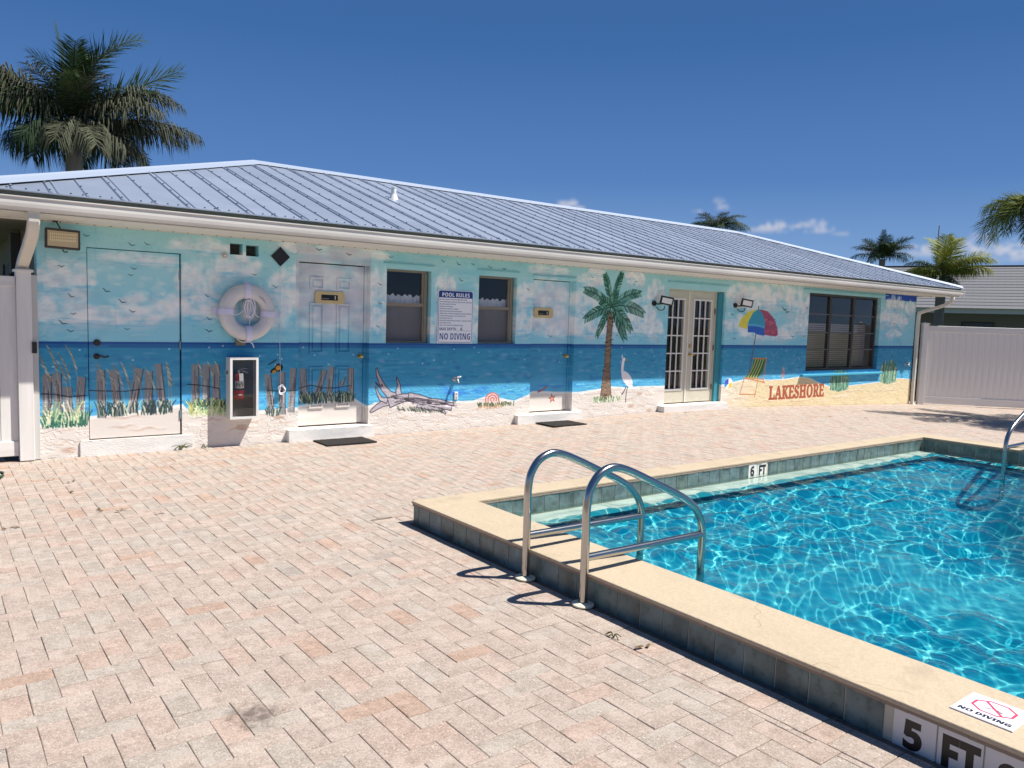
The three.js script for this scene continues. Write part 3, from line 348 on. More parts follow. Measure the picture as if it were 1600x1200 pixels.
const doorMat = muralTex.map((t) => std([1, 1, 1], 0.55, { map: t, bumpMap: smoothB, bumpScale: 0.001 }));

// ---------------------------------------------------------------- the pool house
const house = thing('pool_house', [0, 0, 0], 'long low pool house with a beach mural and a blue-white metal roof', 'building');
const OPEN = { d1: [0.447, 1.382, 0.188, 2.218], d2: [2.745, 3.70, 0.17, 2.23], d3: [6.40, 7.26, 0.17, 2.215], fr: [9.42, 10.99, 0.17, 2.215], w1: [3.94, 4.62, 1.235, 2.215], w2: [5.41, 6.09, 1.235, 2.21], w3: [13.73, 16.63, 0.70, 2.33], v1: [1.915, 2.062, 2.25, 2.378], v2: [2.10, 2.25, 2.245, 2.37] };
{
  const mk = (x0, x1, holes, k) => {
    const s = new THREE.Shape(); s.moveTo(x0, -0.45); s.lineTo(x1, -0.45);
    if (k === 0) { s.lineTo(x1, OPEN.fr[2]); s.lineTo(OPEN.fr[0], OPEN.fr[2]); s.lineTo(OPEN.fr[0], OPEN.fr[3]); s.lineTo(x1, OPEN.fr[3]); }
    s.lineTo(x1, 2.6); s.lineTo(x0, 2.6);
    if (k === 1) { s.lineTo(x0, OPEN.fr[3]); s.lineTo(OPEN.fr[1], OPEN.fr[3]); s.lineTo(OPEN.fr[1], OPEN.fr[2]); s.lineTo(x0, OPEN.fr[2]); }
    s.closePath();
    for (const [a, b, c, d] of holes) { const h = new THREE.Path(); h.moveTo(a, c); h.lineTo(a, d); h.lineTo(b, d); h.lineTo(b, c); h.closePath(); s.holes.push(h); }
    const g = norm(new THREE.ExtrudeGeometry(s, { depth: 0.2, bevelEnabled: false })); g.translate(0, 0, -0.2); g.clearGroups();
    return part('wall', muralUV(g, k), wallMat[k], house);
  };
  mk(0, WALL.split, [OPEN.d1, OPEN.d2, OPEN.d3, OPEN.w1, OPEN.w2, OPEN.v1, OPEN.v2], 0).userData.label = 'left half of the mural wall with fence posts, driftwood and palm';
  mk(WALL.split, WALL.len, [OPEN.w3], 1).userData.label = 'right half of the mural wall with umbrella, deck chair and lettering';
  const olive = std([0.20, 0.175, 0.115], 0.9, { bumpMap: rep(stucco, 0.8), bumpScale: 0.006, map: rep(grime, 0.4) });
  part('side_wall', box(0, 0.2, -0.45, 2.6, -6.2, -0.2), olive, house); part('side_wall', box(18.09, 18.29, -0.45, 2.6, -6.2, -0.2), olive, house);
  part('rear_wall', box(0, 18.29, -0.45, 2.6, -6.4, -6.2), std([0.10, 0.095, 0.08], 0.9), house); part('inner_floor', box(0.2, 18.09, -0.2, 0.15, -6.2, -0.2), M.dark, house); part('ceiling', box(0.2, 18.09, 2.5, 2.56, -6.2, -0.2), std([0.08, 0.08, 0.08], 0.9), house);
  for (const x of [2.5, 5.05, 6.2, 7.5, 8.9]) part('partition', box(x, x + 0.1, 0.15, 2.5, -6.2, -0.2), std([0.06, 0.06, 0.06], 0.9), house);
  part('side_door', [box(-0.03, -0.001, 0.05, 2.1, -3.3, -2.4), box(-0.05, -0.031, 0.05, 2.12, -2.44, -2.38), box(-0.05, -0.031, 0.05, 2.12, -3.32, -3.26)], std([0.05, 0.045, 0.035], 0.7), house); part('meter_box', rbox(-0.1, -0.001, 1.95, 2.42, -1.72, -1.5, 0.01, 1), std([0.09, 0.08, 0.06], 0.7), house);
  // painted lintel lines above the openings
  const trimMat = std([0.22, 0.55, 0.60], 0.6);
  for (const [a, b, y] of [[3.885, 4.66, 2.288], [5.37, 6.13, 2.29], [6.38, 7.25, 2.27], [9.38, 11.05, 2.33], [13.5, 16.9, 2.395]]) part('lintel_trim', rbox(a, b, y - 0.008, y + 0.008, 0.001, 0.022, 0.004, 1), trimMat, house);
  part('window_ledge', rbox(13.55, 16.8, 0.585, 0.635, 0.001, 0.07, 0.012), std([0.05, 0.36, 0.52], 0.6), house);
  // concrete steps below the doors
  const st = [[0.36, 1.50, -0.1, 0.186, 0.022], [2.60, 3.74, -0.1, 0.166, 0.09], [6.12, 7.42, -0.1, 0.166, 0.09], [9.26, 11.02, 0, 0.168, 0.16]];
  for (const [a, b, c, d, z] of st) { const g = new THREE.BoxGeometry(b - a, d - c, z + 0.1, 24, 4, 3), p = g.attributes.position, R = rng(a * 100); for (let i = 0; i < p.count; i++) if (p.getZ(i) > 0.02 && p.getY(i) > -0.1) p.setXYZ(i, p.getX(i), p.getY(i) - (p.getY(i) > 0.04 && p.getZ(i) > z / 2 ? 0.008 * R() : 0), p.getZ(i) - 0.006 * vnoise(p.getX(i) * 12, p.getY(i) * 12)); g.computeVertexNormals(); part('step', at(g, (a + b) / 2, (c + d) / 2, (z - 0.1) / 2), M.concrete, house); }
}
function handleSet(parent, x, y, z, mat, lever, dir = 1) {
  const g = [cyl([x, y, z], [x, y, z + 0.012], 0.032), cyl([x, y, z + 0.012], [x, y, z + 0.045], 0.011)];
  if (lever) g.push(tube([[x, y, z + 0.045], [x + 0.04 * dir, y + 0.004, z + 0.05], [x + 0.075 * dir, y - 0.008, z + 0.048], [x + 0.11 * dir, y + 0.004, z + 0.045]], 0.009, 12, 6)); else g.push(at(new THREE.SphereGeometry(0.028, 14, 10), x, y, z + 0.06));
  return part('handle', g, mat, parent);
}
{
  // left wide flush door, painted over with the mural
  const d = new THREE.Group(); d.name = 'door'; d.userData.label = 'left flush door painted with fence posts and birds'; house.add(d);
  part('leaf', muralUV(norm(rbox(0.455, 1.366, 0.200, 2.210, -0.075, -0.014, 0.004, 1)), 0), doorMat[0], d);
  part('gap', [box(0.447, 1.382, 0.188, 2.218, -0.19, -0.08)], M.black, d);
  const iron = std([0.05, 0.045, 0.04], 0.5, { metalness: 0.6 });
  handleSet(d, 0.53, 1.08, -0.018, iron, true, 1);
  part('deadbolt', [cyl([0.535, 1.225, -0.018], [0.535, 1.225, 0.0], 0.034), cyl([0.535, 1.225, 0.0], [0.535, 1.225, 0.012], 0.02)], iron, d);
  for (const y of [1.98, 1.2, 0.42]) part('hinge', cyl([1.368, y - 0.05, -0.01], [1.368, y + 0.05, -0.01], 0.011, 0.011, 8), std([0.2, 0.3, 0.33], 0.5, { metalness: 0.4 }), d);
}
{
  // second door: six moulded panels
  const d = new THREE.Group(); d.name = 'door'; d.userData.label = 'six panel door painted with grey clouds and sea'; house.add(d);
  const z = -0.1, x0 = 2.752, x1 = 3.658;
  part('leaf', muralUV(norm(box(x0, x1, 0.19, 2.216, z - 0.045, z)), 0), doorMat[0], d);
  part('jamb', muralUV(norm(box(3.664, 3.699, 0.17, 2.229, -0.19, z + 0.015)), 0), doorMat[0], d);
  for (const [a, b] of [[2.922, 3.11], [3.283, 3.478]]) for (const [c, e] of [[1.905, 2.055], [1.10, 1.735], [0.4, 0.93]]) {
    const t = 0.022, g = [rbox(a, b, e - t, e, z, z + 0.016, 0.004, 1), rbox(a, b, c, c + t, z, z + 0.016, 0.004, 1), rbox(a, a + t, c + t, e - t, z, z + 0.016, 0.004, 1), rbox(b - t, b, c + t, e - t, z, z + 0.016, 0.004, 1), rbox(a + 0.045, b - 0.045, c + 0.045, e - 0.045, z, z + 0.011, 0.004, 1)];
    part('door_panel', muralUV(merge(g), 0), doorMat[0], d);
  }
  handleSet(d, 3.612, 1.062, z, M.brass, false);
}
{
  const d = new THREE.Group(); d.name = 'door'; d.userData.label = 'narrow plain door painted with clouds, sea and a starfish'; house.add(d);
  const z = -0.1;
  part('leaf', muralUV(norm(box(6.408, 7.212, 0.19, 2.203, z - 0.045, z)), 0), doorMat[0], d);
  part('jamb', muralUV(norm(box(7.218, 7.259, 0.17, 2.214, -0.19, z + 0.015)), 0), doorMat[0], d);
  handleSet(d, 7.165, 1.045, z, M.brass, false);
}
{
  // cream French door: two leaves with fifteen panes each
  const d = new THREE.Group(); d.name = 'french_door'; d.userData.label = 'cream French door with small glass panes'; house.add(d);
  const z = -0.1, bot = 0.19, top = 2.19, mul = std([0.74, 0.72, 0.68], 0.5);
  for (const [a, b, p0, p1] of [[9.43, 10.075, 9.50, 9.945], [10.085, 10.80, 10.235, 10.69]]) {
    const y0 = 0.44, y1 = 2.03;
    part('leaf', [box(a, p0, bot, top, z - 0.045, z), box(p1, b, bot, top, z - 0.045, z), box(p0, p1, bot, y0, z - 0.045, z), box(p0, p1, y1, top, z - 0.045, z)], M.putty, d);
    part('muntin_frame', [box(p0 - 0.03, p0, y0 - 0.03, y1 + 0.03, z + 0.0005, z + 0.012), box(p1, p1 + 0.03, y0 - 0.03, y1 + 0.03, z + 0.0005, z + 0.012), box(p0, p1, y0 - 0.03, y0, z + 0.0005, z + 0.012), box(p0, p1, y1, y1 + 0.03, z + 0.0005, z + 0.012)], mul, d);
    const w = (p1 - p0) / 3, h = (y1 - y0) / 5, bars = [];
    for (let i = 1; i < 3; i++) bars.push(box(p0 + i * w - 0.011, p0 + i * w + 0.011, y0, y1, z - 0.012, z + 0.006));
    for (let j = 1; j < 5; j++) for (let i = 0; i < 3; i++) bars.push(box(p0 + i * w + (i ? 0.011 : 0), p0 + (i + 1) * w - (i < 2 ? 0.011 : 0), y0 + j * h - 0.011, y0 + j * h + 0.011, z - 0.012, z + 0.005));
    part('muntin', bars, mul, d).userData.kind = 'stuff';
    for (let i = 0; i < 3; i++) for (let j = 0; j < 5; j++) part('pane', box(p0 + i * w + 0.002, p0 + (i + 1) * w - 0.002, y0 + j * h + 0.002, y0 + (j + 1) * h - 0.002, z - 0.024, z - 0.020), M.glass, d);
  }
  part('astragal', box(10.055, 10.085, bot, top, z + 0.0005, z + 0.014), std([0.72, 0.69, 0.6], 0.5), d);
  part('door_frame', [box(9.421, 10.989, top + 0.002, 2.2145, -0.19, z + 0.012), box(9.421, 9.429, 0.17, top, -0.19, z + 0.012), box(10.803, 10.84, 0.17, top, -0.19, z + 0.012), box(10.84, 10.989, 0.17, top, -0.19, -0.17)], M.putty, d);
  const teal = std([0.03, 0.24, 0.30], 0.6); part('reveal', [box(10.842, 10.988, 0.171, top + 0.001, -0.168, -0.05)], teal, d);
  handleSet(d, 10.155, 1.055, z, M.brass, true, 1); part('deadbolt', [cyl([10.155, 1.205, z], [10.155, 1.205, z + 0.02], 0.032)], M.brass, d);
  for (const y of [1.85, 1.18, 0.45]) part('hinge', cyl([10.802, y - 0.05, z + 0.014], [10.802, y + 0.05, z + 0.014], 0.01, 0.01, 8), M.bronze, d);
}
function windowUnit([x0, x1, y0, y1], kind, label) {
  const w = new THREE.Group(); w.name = 'window'; w.userData.label = label; house.add(w);
  const z = -0.085;
  if (kind === 'hung') {
    const f = std([0.24, 0.205, 0.155], 0.5), a = x0 + 0.002, b = x1 - 0.03, mid = 1.752, t = 0.028;
    part('frame', [box(a, b, y1 - t, y1 - 0.002, -0.15, z + 0.02), box(a, b, y0 + 0.002, y0 + t, -0.15, z + 0.02), box(a, a + t, y0 + t, y1 - t, -0.15, z + 0.02), box(b - t * 1.4, b, y0 + t, y1 - t, -0.15, z + 0.02)], f, w);
    part('meeting_rail', box(a + t, b - t * 1.4, mid - 0.022, mid + 0.022, z - 0.03, z + 0.014), f, w);
    part('sash', [box(b - t * 1.4 - 0.03, b - t * 1.4, mid + 0.022, y1 - t, z - 0.02, z + 0.004), box(b - t * 1.4 - 0.02, b - t * 1.4, y0 + t, mid - 0.022, z - 0.012, z + 0.008)], f, w);
    part('pane', box(a + t, b - t * 1.4 - 0.03, mid + 0.022, y1 - t, z - 0.02, z - 0.016), M.glass, w);
    part('pane', box(a + t, b - t * 1.4 - 0.02, y0 + t, mid - 0.022, z - 0.014, z - 0.011), M.glass, w);
    part('insect_screen', box(a + t, b - t * 1.4 - 0.02, y0 + t, mid - 0.022, z - 0.004, z - 0.003), M.screen, w);
    const g = new THREE.PlaneGeometry(x1 - x0 + 0.1, 0.86, 90, 20), p = g.attributes.position;
    for (let i = 0; i < p.count; i++) { const x = p.getX(i), y = p.getY(i), ruf = smooth(0.25, 0.42, y); p.setZ(i, 0.008 * Math.sin(x * 30 + Math.sin(y * 3)) + ruf * 0.02 * Math.sin(x * 110 + y * 30)); if (y > 0.4) p.setY(i, y + 0.016 * Math.sin(x * 70) + 0.008 * Math.sin(x * 31)); }
    g.computeVertexNormals(); part('curtain', at(g, (x0 + x1) / 2, 1.45, -0.17), M.curtain, w);
  } else {
    const f = std([0.045, 0.038, 0.034], 0.5), a = x0 + 0.002, b = x1 - 0.06, t = 0.05, cols = [14.66, 15.60], rows = [1.895, 1.51, 1.145];
    part('frame', [box(a, b, y1 - t, y1 - 0.002, -0.16, z + 0.02), box(a, b, y0 + 0.002, y0 + t, -0.16, z + 0.02), box(a, a + t, y0 + t, y1 - t, -0.16, z + 0.02), box(b - t, b, y0 + t, y1 - t, -0.16, z + 0.02)], f, w);
    for (const c of cols) part('mullion', box(c - 0.04, c + 0.04, y0 + t, y1 - t, z - 0.05, z + 0.014), f, w);
    const xs = [a + t, ...cols, b - t], ys = [y0 + t, ...[...rows].reverse(), y1 - t];
    for (let i = 0; i < 3; i++) { for (const r of rows) part('transom', box(xs[i] + (i ? 0.04 : 0), xs[i + 1] - (i < 2 ? 0.04 : 0), r - 0.012, r + 0.012, z - 0.03, z + 0.008), std([0.16, 0.15, 0.14], 0.4, { metalness: 0.5 }), w); for (let j = 0; j < 4; j++) part('pane', box(xs[i] + (i ? 0.041 : 0.001), xs[i + 1] - (i < 2 ? 0.041 : 0.001), ys[j] + 0.013, ys[j + 1] - 0.013, z - 0.02, z - 0.016), M.glass, w); }
    const sl = []; for (let y = 0.78; y < 1.68; y += 0.045) sl.push(at(new THREE.BoxGeometry(b - a - 0.1, 0.038, 0.004), (a + b) / 2, y, -0.28, 0.5)); part('blind', sl, std([0.30, 0.27, 0.25], 0.7), w).userData.kind = 'stuff';
  }
}
windowUnit(OPEN.w1, 'hung', 'left small brown framed window with half curtain'); windowUnit(OPEN.w2, 'hung', 'small brown framed window right of the rules board'); windowUnit(OPEN.w3, 'big', 'large dark twelve pane window with blinds');
for (const k of ['v1', 'v2']) { const [a, b, c, d] = OPEN[k]; const g = [box(a, b, c, d, -0.16, -0.15)]; for (let y = c + 0.025; y < d; y += 0.032) g.push(at(new THREE.BoxGeometry(b - a - 0.002, 0.02, 0.003), (a + b) / 2, y, -0.12, 0.6)); part('wall_vent', g, std([0.10, 0.085, 0.065], 0.8), house); }

// roof: four-sided, standing ribs, caps on ridge and hips
{
  const roof = new THREE.Group(); roof.name = 'roof'; house.add(roof);
  const XL = -0.559, XE = 19.05, ze = 0.69, ye = 2.655, D = 3.8, s = 0.325, zr = ze - D, yr = ye + s * D;
  const metal = std([0.36, 0.41, 0.50], 0.40, { metalness: 0.35, map: rep(grime, 0.25, 0.6), roughnessMap: rep(grime, 0.5) });
  const metals = [0.975, 1.015, 0.99, 1.03, 1.0].map((k) => { const q = metal.clone(); q.color.multiplyScalar(k); q.roughness = 0.36 + 0.08 * (k - 0.95) * 10; return q; });
  const tmax = (x) => Math.max(0, Math.min(D, x - XL, XE - x));
  const P = (x, t, o = 0) => [x, ye + s * t + o, ze - t];
  const rib = (x, w, h, t1) => { const v = [], f = []; for (const t of [-0.03, t1]) v.push(P(x - w, t, 0.001), P(x - w * 0.45, t, h), P(x + w * 0.45, t, h), P(x + w, t, 0.001)); f.push([0, 1, 5, 4], [1, 2, 6, 5], [2, 3, 7, 6], [3, 2, 1, 0]); return poly(v, f); };
  const screws = [];
  const pw = 0.6125, n = 32; let x = XL;
  for (let i = 0; i < n; i++, x += pw) {
    const x1 = x + pw, cut = [x, x1, XL + D, XE - D].filter((q) => q >= x && q <= x1).sort((p, q) => p - q), vt = [], fc = [];
    const bottom = [P(x, -0.03), P(x1, -0.03)], tops = cut.reverse().map((q) => P(q, tmax(q)));
    const ring = [...bottom, ...tops], k = ring.length; for (const p of ring) vt.push(p); for (const p of ring) vt.push([p[0], p[1] - 0.012, p[2]]);
    fc.push(ring.map((_, q) => q)); for (let q = 0; q < k; q++) { const r = (q + 1) % k; fc.push([r, q, q + k, r + k]); }
    const g = [poly(vt, fc)], m = x + pw / 2;
    if (tmax(x) > 0.1) g.push(rib(x - 0.0, 0.018, 0.017, tmax(x)), rib(x + 0.062, 0.012, 0.012, tmax(x + 0.062)));
    if (tmax(m) > 0.1) g.push(rib(m, 0.015, 0.014, tmax(m)));
    part('roof_panel', g, metals[(i * 7) % 5], roof);
    for (const [q, o] of [[x, 0.017], [m, 0.014]]) for (let t = 0.03; t < tmax(q) - 0.05; t += 0.33) screws.push(P(q, t, o));
    for (const q of [0.17, 0.27, 0.42, 0.52]) if (tmax(x + q) > 0.1) screws.push(P(x + q, 0.02, 0.002));
  }
  const sg = new THREE.CylinderGeometry(0.008, 0.010, 0.008, 6), list = screws.map(([a, b, c]) => at(sg.clone(), a, b + 0.004, c)); part('screw', list, std([0.03, 0.035, 0.05], 0.5), roof).userData.kind = 'stuff';
  const flat = (pts) => { const v = [...pts, ...pts.map((p) => [p[0], p[1] - 0.012, p[2]])], k = pts.length, f = [pts.map((_, i) => i)]; for (let i = 0; i < k; i++) { const r = (i + 1) % k; f.push([r, i, i + k, r + k]); } return poly(v, f); };
  const A = [XL, ye, ze], B = [XE, ye, ze], C2 = [XE, ye, zr - D], D2 = [XL, ye, zr - D], R1 = [XL + D, yr, zr], R2 = [XE - D, yr, zr];
  part('roof_slope', flat([R1, D2, A].reverse().map((p) => p)), metal, roof); part('roof_slope', flat([B, C2, R2]), metal, roof); part('roof_slope', flat([C2, D2, R1, R2]), metal, roof);
  const capMat = std([0.40, 0.46, 0.56], 0.42, { metalness: 0.35 });
  const cap = (a, b, name) => { const A1 = V(...a), B1 = V(...b), d = B1.clone().sub(A1).normalize(), sd = V(d.z, 0, -d.x).normalize(), w = 0.13, dr = name === 'ridge_cap' ? s * w : s * w * 0.7; const v = []; for (const q of [A1, B1]) for (const [k, o] of [[-1, -dr + 0.016], [-0.25, 0.03], [0, 0.05], [0.25, 0.03], [1, -dr + 0.016]]) { const p = q.clone().addScaledVector(sd, k * w); v.push([p.x, p.y + o, p.z]); } const f = []; for (let i = 0; i < 4; i++) f.push([i, i + 5, i + 6, i + 1]); const g = poly(v, f); g.computeVertexNormals(); const mm = capMat.clone(); mm.side = THREE.DoubleSide; part(name, g, mm, roof); };
  cap(R1, R2, 'ridge_cap'); cap([XL, ye + 0.006, ze], R1, 'hip_cap'); cap([XE, ye + 0.006, ze], R2, 'hip_cap'); cap([XL, ye + 0.006, zr - D], R1, 'hip_cap'); cap([XE, ye + 0.006, zr - D], R2, 'hip_cap');
  // vent pipe
  part('vent_pipe', [cyl([4.84, 3.30, -1.52], [4.84, 3.535, -1.52], 0.04, 0.038, 16), cyl([4.84, 3.35, -1.52], [4.84, 3.43, -1.52], 0.075, 0.046, 16), at(new THREE.TorusGeometry(0.039, 0.006, 6, 16), 4.84, 3.535, -1.52, Math.PI / 2)], M.white, roof);
  // drip edge and fascia, gutter, vented soffit
  part('drip_edge', [box(XL, XE, 2.50, 2.640, ze - 0.03, ze - 0.012)], std([0.20, 0.215, 0.18], 0.8), house);
  part('fascia', [box(XL, XL + 0.025, 2.46, 2.64, zr - D, ze - 0.031), box(XE - 0.025, XE, 2.46, 2.64, zr - D, ze - 0.031), box(XL, XE, 2.46, 2.64, zr - D, zr - D + 0.02)], M.white, house);
  const gp = new THREE.Shape([[0, 0], [0.045, 0], [0.05, 0.012], [0.062, 0.03], [0.068, 0.06], [0.07, 0.10], [0.072, 0.112], [0.082, 0.116], [0.082, 0.125], [0.066, 0.125], [0.062, 0.06], [0.056, 0.034], [0.043, 0.006], [0.006, 0.006], [0.006, 0.12], [0, 0.12]].map(([a, b]) => new THREE.Vector2(-a, b)));
  const gut = norm(new THREE.ExtrudeGeometry(gp, { depth: XE + 0.02 - XL + 0.02, bevelEnabled: false })); gut.rotateY(Math.PI / 2); gut.translate(XL - 0.02, 2.463, ze - 0.012 + 0.001);
  part('gutter', gut, std([0.76, 0.73, 0.68], 0.42, { map: rep(grime, 0.3) }), house);
  part('gutter_end', [box(XE + 0.0005, XE + 0.018, 2.464, 2.585, ze - 0.01, ze + 0.068)], M.white, house);
  const so = []; for (let q = XL + 0.03; q < XE - 0.06; q += 0.1) so.push(box(q, q + 0.0985, 2.452, 2.462, 0.012, ze - 0.035)); part('soffit', so, std([0.74, 0.72, 0.67], 0.6), house).userData.kind = 'stuff';
  part('soffit_trim', [box(XL + 0.03, XE - 0.03, 2.44, 2.466, 0.0015, 0.0115)], std([0.70, 0.68, 0.62], 0.6), house);
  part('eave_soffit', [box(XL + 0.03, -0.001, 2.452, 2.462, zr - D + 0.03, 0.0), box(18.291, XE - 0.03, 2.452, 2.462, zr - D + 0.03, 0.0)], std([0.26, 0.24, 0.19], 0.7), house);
  const holes = []; for (let q = 0.05; q < 18.3; q += 0.155) holes.push(box(q, q + 0.014, 2.444, 2.450, 0.0115, 0.016)); part('soffit_vent', holes, std([0.03, 0.05, 0.05], 0.8), house).userData.kind = 'stuff';
}
// downspouts: flat rectangular pipe swept along a path
function spout(pts, w, h, name, mat, parent) {
  const c = new THREE.CatmullRomCurve3(pts.map((p) => V(...p)), false, 'catmullrom', 0.35), n = 40, v = [], f = [];
  for (let i = 0; i <= n; i++) { const p = c.getPoint(i / n), t = c.getTangent(i / n), sx = V(1, 0, 0).addScaledVector(t, -t.x).normalize(), up = t.clone().cross(sx).normalize(); for (const [a, b] of [[-1, -0.8], [-0.8, -1], [0.8, -1], [1, -0.8], [1, 0.8], [0.8, 1], [-0.8, 1], [-1, 0.8]]) { const q = p.clone().addScaledVector(sx, a * w / 2).addScaledVector(up, b * h / 2); v.push([q.x, q.y, q.z]); } }
  for (let i = 0; i < n; i++) for (let k = 0; k < 8; k++) { const r = (k + 1) % 8; f.push([i * 8 + k, i * 8 + r, i * 8 + 8 + r, i * 8 + 8 + k]); }
  return part(name, poly(v, f), mat, parent);
}
{
  const m = std([0.76, 0.72, 0.63], 0.5, { map: rep(grime, 0.6), side: THREE.DoubleSide });
  const a = spout([[-0.085, 2.465, 0.66], [-0.085, 2.37, 0.66], [-0.09, 2.26, 0.56], [-0.105, 2.13, 0.30], [-0.12, 2.02, 0.06], [-0.125, 1.92, -0.1], [-0.125, 1.75, -0.13], [-0.125, 0.1, -0.13]], 0.1, 0.075, 'downspout', m, house); a.userData.label = 'left downspout bent back from the gutter behind the gate post';
  const b = spout([[18.62, 2.465, 0.68], [18.62, 2.36, 0.68], [18.6, 2.26, 0.58], [18.45, 2.14, 0.32], [18.36, 2.05, 0.1], [18.345, 1.95, 0.05], [18.345, 1.0, 0.05], [18.345, -0.1, 0.05], [18.345, -0.2, 0.09]], 0.085, 0.07, 'downspout', m, house); b.userData.label = 'right downspout at the far corner of the mural wall';
}

// ---------------------------------------------------------------- things on the mural wall
{
  const t = thing('floodlight', [0.215, 2.27, 0], 'large rectangular floodlight with yellowed lens above the left door', 'floodlight');
  part('housing', at(new RoundedBoxGeometry(0.31, 0.2, 0.05, 2, 0.008), 0, 0, 0.14, -0.12, 0, -0.03), std([0.05, 0.042, 0.035], 0.5), t);
  part('lens', at(new THREE.BoxGeometry(0.268, 0.155, 0.006), 0, -0.001, 0.166, -0.12, 0, -0.03), std([0.62, 0.50, 0.30], 0.25), t);
  const led = []; for (let i = -6; i <= 6; i++) for (const y of [-0.045, -0.015, 0.015, 0.045]) led.push(at(new THREE.BoxGeometry(0.011, 0.02, 0.004), i * 0.018, y, 0.17, -0.12, 0, -0.03)); part('led', led, std([0.85, 0.74, 0.48], 0.4), t).userData.kind = 'stuff';
  part('bracket', [tube([[-0.01, 0.09, 0.12], [-0.03, 0.14, 0.1], [-0.05, 0.185, 0.06]], 0.007, 10, 6), rbox(-0.075, -0.03, 0.17, 0.2, 0.03, 0.09, 0.004, 1), tube([[0, -0.1, 0.12], [0.02, -0.125, 0.1], [0.05, -0.12, 0.09]], 0.006, 8, 6)], M.black, t);
}
const smallFlood = (x, y, label) => {
  const t = thing('wall_floodlight', [x, y, 0], label, 'floodlight', 'floodlights beside the French door');
  part('housing', at(new RoundedBoxGeometry(0.23, 0.145, 0.04, 2, 0.01), 0.03, 0.03, 0.16, 0.12, -0.55, -0.1), M.black, t);
  part('lens', at(new THREE.BoxGeometry(0.175, 0.092, 0.006), 0.0187, 0.0276, 0.1781, 0.12, -0.55, -0.1), std([0.78, 0.78, 0.76], 0.3), t);
  part('arm', [tube([[-0.12, -0.02, 0.0], [-0.1, -0.03, 0.07], [0, -0.02, 0.14]], 0.012, 10, 6), cyl([-0.12, -0.02, 0], [-0.12, -0.02, 0.03], 0.045), tube([[0.02, -0.06, 0.13], [0.03, -0.12, 0.1], [-0.03, -0.13, 0.06], [-0.08, -0.08, 0.03]], 0.008, 14, 6)], M.black, t);
};
smallFlood(9.16, 1.96, 'small black floodlight left of the French door'); smallFlood(11.38, 2.0, 'small black floodlight right of the French door above the umbrella');
{
  const t = thing('diamond_sign', [2.508, 2.265, 0], 'small black diamond plate under the eave beside the vents', 'sign');
  part('plate', at(new RoundedBoxGeometry(0.165, 0.165, 0.012, 1, 0.003), 0, 0, 0.009, 0, 0, Math.PI / 4), std([0.01, 0.009, 0.012], 0.4), t);
}
{
  const t = thing('outdoor_cord', [2.505, 0, 0], 'thin white cord hanging from the diamond plate, coiled at its end', 'cord');
  part('line', tube([[0, 2.14, 0.012], [0.004, 1.6, 0.012], [-0.002, 1.2, 0.016], [0.003, 0.95, 0.02], [0.01, 0.83, 0.025], [0.004, 0.72, 0.028]], 0.0027, 40, 5), M.rope, t);
  const p = []; for (let i = 0; i < 60; i++) { const a = i * 0.55; p.push([0.018 + (0.035 + 0.012 * Math.sin(i * 1.7)) * Math.cos(a), 0.665 + (0.05 + 0.012 * Math.cos(i * 1.3)) * Math.sin(a), 0.022 + 0.0004 * i]); } part('coil', tube(p, 0.005, 200, 5), M.rope, t);
}
